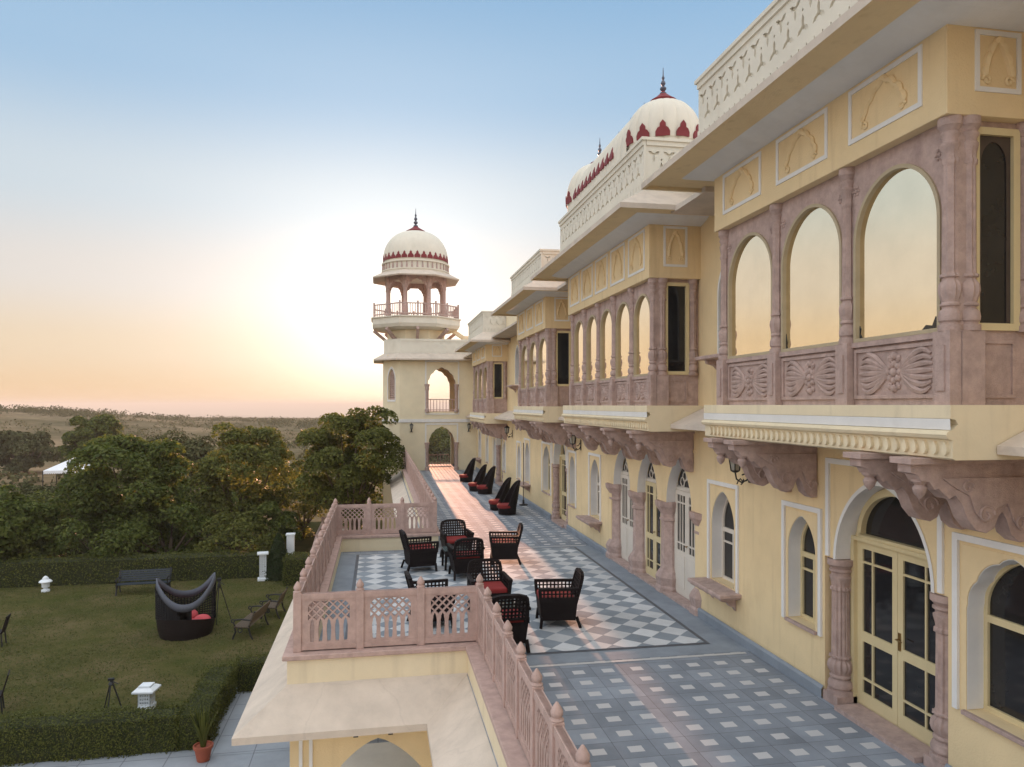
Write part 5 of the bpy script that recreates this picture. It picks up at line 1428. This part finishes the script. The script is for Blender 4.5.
# scrub on the slopes far behind
rng = np.random.default_rng(77); C = []; N = []; SZ = []
for i in range(3600):
    az = R(rng.uniform(-48, 16)); r = rng.uniform(62, 430) if i < 2300 else rng.uniform(300, 440)
    x, y = r * math.sin(az), r * math.cos(az)
    if math.hypot(x + 30, y - 76) < 16 or (0 < x < 14 and y < 50): continue
    if -34 < x < -18 and 60 < y < 100: continue
    dens = hnoise(x * 1.7 + 40, y * 1.3)
    if dens < rng.uniform(-0.45, 0.4): continue
    R0 = rng.uniform(0.5, 1.5) * (1 + r / 260); k = 34 if r > 200 else 80
    d = rng.normal(size=(k, 3)); d /= np.linalg.norm(d, axis=1)[:, None]; d[:, 2] = abs(d[:, 2])
    q = np.array([x, y, terrain_z(x, y)]) + d * R0 * np.array([1.2, 1.2, 0.9]) * rng.uniform(0.5, 1.0, k)[:, None] ** 0.5
    C.append(q); N.append(d); SZ.append(np.full(k, 0.22 + R0 * 0.16))
sc_ = quads_mesh('hillside_scrub', np.concatenate(C), np.concatenate(N), np.concatenate(SZ), 'leaf_scrub', rng, None, 0.8)
sc_['kind'] = 'stuff'

# short turf on the lawn
leafmat('turf', (0.045, 0.060, 0.016), (0.13, 0.125, 0.045), 0.2)
rng = np.random.default_rng(99); n_t = 120000
tx_ = rng.uniform(-17, -1.6, n_t); ty_ = rng.uniform(18.1, 34.1, n_t)
ok_ = ~((tx_ > -4.5) & (ty_ < 21.4))
dn = np.sin(tx_ * 0.9 + 1) * np.cos(ty_ * 0.7) + 0.6 * np.sin(tx_ * 2.3 - ty_ * 1.9) + 0.4 * np.sin(tx_ * 5.1 + ty_ * 4.3)
ok_ &= dn > rng.uniform(-2.2, 1.1, n_t)
C = np.stack([tx_, ty_, np.full(n_t, -3.982) + rng.uniform(0, 0.012, n_t)], 1)[ok_]
tf_ = quads_mesh('grass', C, np.tile([0.0, -0.25, 1.0], (len(C), 1)), 0.055, 'turf', rng, None, 0.45); tf_['kind'] = 'stuff'

# ------------------------------------------------------------------ things on the lawn
LZ = -3.995
def urn(loc):
    root = thing('garden_lamp', 'small white urn shaped lamp with a domed cap against the far hedge', 'lamp', loc)
    m = MB(); m.lathe([(0.30, 0), (0.30, 0.10), (0.16, 0.14), (0.15, 0.22)], (0, 0, 0), 8); m.build('base', 'lampwhite', root, smooth=False)
    m = MB(); m.lathe([(0.16, 0.22), (0.27, 0.26), (0.29, 0.48), (0.24, 0.52)], (0, 0, 0), 8); m.build('body', 'lampwhite', root, smooth=False)
    m = MB(); m.lathe([(0.44, 0.53), (0.44, 0.57), (0.30, 0.66), (0.22, 0.68), (0.20, 0.76), (0.10, 0.84), (0.03, 0.87)], (0, 0, 0), 16); m.build('cap', 'lampwhite', root)
urn((-13.5, 33.3, LZ)); bpy.data.objects['garden_lamp'].scale = (0.56, 0.56, 0.74)
def lattice_box(root, w, z0, z1, nx, nz):
    fnx = [lambda a, b, c: (a, -w + c, b), lambda a, b, c: (a, w - c, b), lambda a, b, c: (-w + c, a, b), lambda a, b, c: (w - c, a, b)]
    for fn in fnx:
        hs = []; f = w * 0.22; cw = (2 * w - 2 * f) / nx; ch = (z1 - z0 - 2 * f) / nz
        for i in range(nx):
            for j in range(nz):
                c = (-w + f + (i + 0.5) * cw, z0 + f + (j + 0.5) * ch)
                hs.append([(c[0] - cw * 0.4, c[1]), (c[0], c[1] - ch * 0.4), (c[0] + cw * 0.4, c[1]), (c[0], c[1] + ch * 0.4)])
        m = MB(); m.ext(rect(-w, w, z0, z1), hs, 0, 0.03, fn); m.build('lattice_side', 'lampwhite', root, smooth=False)
root = thing('lattice_pedestal', 'tall white pedestal with lattice sides at the end of the far hedge', 'pedestal', (-4.98, 33.75, LZ), 0.15); root.scale = (0.78, 0.78, 1.02)
m = MB(); m.box(-0.28, 0.28, -0.28, 0.28, 0, 0.1); m.build('base', 'lampwhite', root, bevel=0.01)
lattice_box(root, 0.19, 0.101, 1.12, 3, 9)
m = MB(); m.box(-0.3, 0.3, -0.3, 0.3, 1.121, 1.19); m.build('cap', 'lampwhite', root, bevel=0.01)
root = thing('lattice_lamp', 'white box lantern with lattice sides and a sloping lid just inside the near hedge', 'lamp', (-5.76, 19.95, LZ), -0.12); root.scale = (0.72, 0.72, 1.0)
m = MB(); m.box(-0.24, 0.24, -0.24, 0.24, 0, 0.12); m.build('base', 'lampwhite', root)
lattice_box(root, 0.21, 0.121, 0.48, 4, 3)
m = MB(); m.box(-0.36, 0.36, -0.36, 0.36, 0.481, 0.52); m.add([(-0.36, -0.36, 0.521), (0.36, -0.36, 0.521), (0.36, 0.36, 0.521), (-0.36, 0.36, 0.521), (-0.24, -0.24, 0.58), (0.24, -0.24, 0.58), (0.24, 0.24, 0.58), (-0.24, 0.24, 0.58)],
      [(0, 1, 5, 4), (1, 2, 6, 5), (2, 3, 7, 6), (3, 0, 4, 7), (4, 5, 6, 7)]); m.box(-0.2, 0.2, -0.2, 0.2, 0.581, 0.63); m.build('lid', 'lampwhite', root, smooth=False)
root = thing('white_pillar', 'plain white pillar at the corner of the low porch behind the conifer', 'pillar', (-3.9, 34.6, -4), 0); root.scale = (0.62, 0.62, 0.88)
m = MB(); m.box(-0.26, 0.26, -0.26, 0.26, 0, 2.05); m.box(-0.32, 0.32, -0.32, 0.32, 2.051, 2.13); m.build('shaft', 'lampwhite', root, bevel=0.01)

def bench(loc, rz, label, L, slat, frame):
    """park bench facing -y in its own frame"""
    root = thing('park_bench', label, 'bench', loc, rz)
    m = MB()
    for i in range(6): m.beam((-L / 2, -0.26 + i * 0.085, 0.42 - 0.004 * i), (L / 2, -0.26 + i * 0.085, 0.42 - 0.004 * i), 0.065, 0.028)
    m.build('seat', slat, root, smooth=False)
    m = MB()
    for i in range(5): m.beam((-L / 2, 0.23 + i * 0.035, 0.50 + i * 0.085), (L / 2, 0.23 + i * 0.035, 0.50 + i * 0.085), 0.026, 0.068, (0, 0.35, 1))
    m.build('backrest', slat, root, smooth=False)
    for s in (-1, 1):
        x = s * (L / 2 - 0.05); m = MB()
        m.tube([(x, -0.34, 0), (x, -0.30, 0.12), (x, -0.24, 0.25), (x, -0.28, 0.40)], 0.032, 8)
        m.tube([(x, 0.32, 0), (x, 0.24, 0.15), (x, 0.18, 0.38), (x, 0.27, 0.62), (x, 0.39, 0.92)], 0.03, 8)
        m.tube([(x, -0.28, 0.40), (x, 0.0, 0.395), (x, 0.18, 0.38)], 0.026, 8)
        m.tube([(x, -0.26, 0.42), (x, -0.31, 0.55), (x, -0.25, 0.64), (x, -0.05, 0.66), (x, 0.26, 0.62)], 0.026, 8)
        m.tube([(x, -0.33 + 0.05 * math.cos(t), 0.60 + 0.05 * math.sin(t)) for t in np.linspace(0, 6, 14)], 0.02, 6)
        m.tube([(x, -0.10 + 0.07 * math.cos(t), 0.30 + 0.07 * math.sin(t)) for t in np.linspace(0, 6.28, 14)], 0.018, 6)
        m.build('bench_end', frame, root)
    return root
bench((-9.45, 32.35, LZ), 0.06, 'long dark blue bench with its back to the far hedge', 2.0, 'bluebench', 'iron')
bench((-4.22, 26.1, LZ), R(-100), 'black iron bench with wooden slats, the nearer of two on the right of the lawn', 1.7, 'woodslat', 'iron')
bench((-3.75, 28.0, LZ), R(-96), 'black iron bench with a pale plank back just behind the nearer slatted bench', 1.0, 'woodslat', 'iron')

# hooded daybed
root = thing('daybed', 'round black daybed with a grey rimmed net hood and red cushions on the lawn', 'daybed', (-6.35, 26.3, LZ), R(12))
N = 48; RB = 0.92
def ringp(r, z, a0=0, a1=2 * PI, n=N): return [(r * math.cos(a0 + (a1 - a0) * i / n), r * math.sin(a0 + (a1 - a0) * i / n), z) for i in range(n + 1)]
# in its own frame: the back (tall side) is towards +y ... opening towards -y
def btop(t): return 0.36 + 0.36 * (0.5 + 0.5 * math.sin(t + 0.4)) ** 1.2
m = MB(); lo = ringp(RB * 0.88, 0.0); mids = [(RB * math.cos(t) * 0.95, RB * math.sin(t) * 0.95, 0.25) for t in np.linspace(0, 2 * PI, N + 1)]
hi = [(RB * math.cos(t), RB * math.sin(t), btop(t + PI)) for t in np.linspace(0, 2 * PI, N + 1)]
m.strip(lo, mids); m.strip(mids, hi); m.strip([(x * 0.93, y * 0.93, z) for x, y, z in hi], hi); m.strip([(x * 0.93, y * 0.93, z) for x, y, z in hi], [(x * 0.86, y * 0.86, 0.1) for x, y, z in hi])
m.build('basket', 'wicker', root, recalc=False, angle=50)
ts = np.linspace(0, 2 * PI, N + 1)
def rim(t): return 1.22 + 0.72 * (abs(math.cos(t)) ** 2.2) * (1.0 if math.cos(t) < 0 else 1.05) + (0.02 * math.sin(t))
def brim(t, k=1.0): return RB * (1.0 - 0.06) * k
t_h = np.linspace(R(-18), R(282), N + 1)
m = MB(); a = [(RB * 0.99 * math.cos(t), RB * 0.99 * math.sin(t), btop(t + PI) + 0.0) for t in t_h]; b = [(RB * 1.0 * math.cos(t), RB * 1.0 * math.sin(t), rim(t) - 0.24) for t in t_h]
n_r = 12; grid = [[tuple(np.array(p) * (1 - k / n_r) + np.array(q) * (k / n_r)) for p, q in zip(a, b)] for k in range(n_r + 1)]
o_ = 0; W2 = len(a); m.v = [p for row in grid for p in row]
m.f = [(k * W2 + i, k * W2 + i + 1, (k + 1) * W2 + i + 1, (k + 1) * W2 + i) for k in range(n_r) for i in range(W2 - 1)]
t_h = np.linspace(0, 2 * PI, N + 1); hood = m.build('net_hood', 'net', root, recalc=False, angle=70)
wf = hood.modifiers.new('net', 'WIREFRAME'); wf.thickness = 0.045; wf.use_replace = True
m = MB(); c = [(RB * 1.01 * math.cos(t), RB * 1.01 * math.sin(t), rim(t) - 0.24) for t in t_h]; d = [(RB * 0.99 * math.cos(t), RB * 0.99 * math.sin(t), rim(t)) for t in t_h]
m.strip(c, d); band = m.build('hood_band', 'greyfabric', root, recalc=False, angle=70)
sf = band.modifiers.new('thick', 'SOLIDIFY'); sf.thickness = 0.03
m = MB(); m.lathe([(0.02, 0.12), (0.80, 0.12), (0.84, 0.2), (0.84, 0.34), (0.78, 0.40), (0.02, 0.41)], (0, 0, 0), 32); m.build('mattress', 'pinkcushion', root)
for (x, y, r) in ((0.50, -0.30, 0.3), (0.1, 0.5, 0.5)):
    m = MB(); m.ball((0, 0, 0), 0.24, 1.2, 0.9, 0.6, 14, 9); o = m.build('cushion', 'pinkcushion', root); o.location = (x, y, 0.50); o.rotation_euler = (0.5, 0, r)

def tripod(loc, H, spread, label):
    root = thing('tripod', label, 'tripod', loc)
    for k in range(3):
        a = 2 * PI * k / 3 + 0.5; m = MB(); m.tube([(spread * math.cos(a), spread * math.sin(a), 0), (0.035 * math.cos(a), 0.035 * math.sin(a), H * 0.86)], [0.014, 0.022], 6); m.build('leg', 'iron', root)
    m = MB(); m.lathe([(0.05, H * 0.80), (0.07, H * 0.84), (0.05, H * 0.9), (0.03, H * 0.92), (0.03, H * 0.96)], (0, 0, 0), 10); m.box(-0.07, 0.07, -0.035, 0.035, H * 0.96, H * 1.03); m.build('head', 'iron', root)
    m = MB(); m.tube([(0, 0, H * 0.95), (0.2, -0.1, H * 0.88)], 0.012, 6); m.build('pan_handle', 'iron', root)
tripod((-5.55, 27.55, LZ), 1.5, 0.42, 'tall thin black tripod standing behind the hooded daybed')
tripod((-6.62, 20.05, LZ), 0.78, 0.24, 'short black folded tripod left of the white box lantern')
def dining_chair(loc, rz, label):
    root = thing('garden_chair', label, 'chair', loc, rz)
    for sx in (-1, 1):
        for sy in (-1, 1):
            m = MB(); m.beam((sx * 0.20, sy * 0.20, 0.44), (sx * 0.22, sy * 0.24, 0), 0.035); m.build('leg', 'iron', root, smooth=False)
    m = MB(); m.box(-0.23, 0.23, -0.23, 0.23, 0.42, 0.46); m.build('seat', 'wicker', root, bevel=0.01)
    m = MB(); hs = [rect(-0.17 + 0.09 * i, -0.11 + 0.09 * i, 0.58, 0.88) for i in range(4)]
    m.ext(rect(-0.23, 0.23, 0.46, 0.95), hs, 0, 0.03, lambda a, b, c: (a, 0.21 + (b - 0.46) * 0.28 + c, b)); m.build('backrest', 'wicker', root, smooth=False)
dining_chair((-12.02, 26.05, LZ), R(-80), 'black slatted garden chair at the left edge of the lawn')
dining_chair((-9.5, 20.4, LZ), R(-70), 'dark garden chair cut by the left edge behind the near hedge')
# potted plant
rng = np.random.default_rng(5)
root = thing('potted_plant', 'spiky green plant in a terracotta pot at the corner of the near hedge', 'plant', (-3.72, 16.85, -3.985))
m = MB(); m.lathe([(0.13, 0), (0.18, 0.26), (0.205, 0.27), (0.21, 0.33), (0.18, 0.335), (0.17, 0.30), (0.02, 0.29)], (0, 0, 0), 20); m.build('pot', 'terracotta', root)
m = MB()
for i in range(64):
    a = rng.uniform(0, 2 * PI); L = rng.uniform(0.45, 0.95); ln = rng.uniform(0.05, 0.42); d = (math.cos(a), math.sin(a)); q = (-d[1], d[0]); L3 = []; R3 = []
    for j in range(5):
        u = j / 4; wd = 0.028 * (1 - u ** 2) + 0.001; r = 0.05 + ln * L * u ** 1.5; z = 0.30 + L * u * (1 - 0.25 * ln * u)
        L3.append((d[0] * r + q[0] * wd, d[1] * r + q[1] * wd, z)); R3.append((d[0] * r - q[0] * wd, d[1] * r - q[1] * wd, z))
    m.strip(L3, R3)
m.build('leaves', 'leaf_hedge', root, recalc=False)

# raised platform farther along the garden front
root = thing('garden_platform', 'low raised platform with pink parapets behind the boxed shrub and white pillar', 'platform', (-2.35, 38, -4))
m = MB(); m.box(-0.7, 0.7, -4.0, 3.6, 0, 0.9); m.build('base', 'palefloor', root, smooth=False)
m = MB(); panel_mesh(m, 1.4, 0, 0.66, lambda a, b, c: (a - 0.7, 3.5 + c, 0.9 + b)); m.build('rear_parapet', 'pinkstone', root, smooth=False)
m = MB(); m.box(-0.69, -0.58, -0.5, 3.45, 0.901, 1.3); m.add([(-0.69, -3.9, 0.902), (-0.58, -3.9, 0.902), (-0.58, -0.501, 0.902), (-0.69, -0.501, 0.902), (-0.69, -0.501, 1.25), (-0.58, -0.501, 1.25)], [(0, 1, 5, 4), (0, 4, 3), (1, 2, 5), (2, 3, 4, 5), (0, 3, 2, 1)])
m.build('side_parapet', 'pinkstone', root, smooth=False)

# tent on the brown field
zt = terrain_z(-37.2, 100)
root = thing('tent', 'white open sided canopy tent standing on the brown field', 'tent', (-37.2, 100.0, zt), 0.12)
m = MB(); a = 2.75
m.add([(-a, -a, 2.1), (a, -a, 2.1), (a, a, 2.1), (-a, a, 2.1), (0, 0, 3.5)], [(0, 1, 4), (1, 2, 4), (2, 3, 4), (3, 0, 4)])
m.build('canopy', 'canvas', root, smooth=False)
m = MB()
for k in range(4):
    c, s = math.cos(k * PI / 2), math.sin(k * PI / 2)
    pts = []
    for i in range(24):
        u0 = -a + 2 * a * i / 24; u1 = -a + 2 * a * (i + 1) / 24; z = 2.1; w2 = a + 0.01
        m.add([(c * u0 + s * w2, s * u0 - c * w2, z), (c * u1 + s * w2, s * u1 - c * w2, z), (c * u1 + s * w2, s * u1 - c * w2, z - 0.3), (c * (u0 + u1) / 2 + s * w2, s * (u0 + u1) / 2 - c * w2, z - 0.42), (c * u0 + s * w2, s * u0 - c * w2, z - 0.3)], [(0, 1, 2, 3, 4)])
m.build('valance', 'canvas', root, smooth=False, recalc=False)
for x in (-a, a):
    for y in (-a, a):
        m = MB(); m.tube([(x, y, -0.3), (x, y, 2.1)], 0.06, 8); m.build('pole', 'iron', root)

# ------------------------------------------------------------------ air
m = MB(); m.box(-34500, 34500, -34500, 34500, -620, 24)
hz = bpy.data.materials.new('haze'); hz.use_nodes = True
n = hz.node_tree; n.nodes.clear(); o_ = n.nodes.new('ShaderNodeOutputMaterial'); pv = n.nodes.new('ShaderNodeVolumePrincipled')
pv.inputs['Color'].default_value = (0.93, 0.86, 0.76, 1); pv.inputs['Density'].default_value = 0.00034; pv.inputs['Anisotropy'].default_value = -0.25
n.links.new(pv.outputs[0], o_.inputs['Volume']); MATS['haze'] = hz
HZ = m.build('haze', 'haze', None, smooth=False); HZ['kind'] = 'stuff'
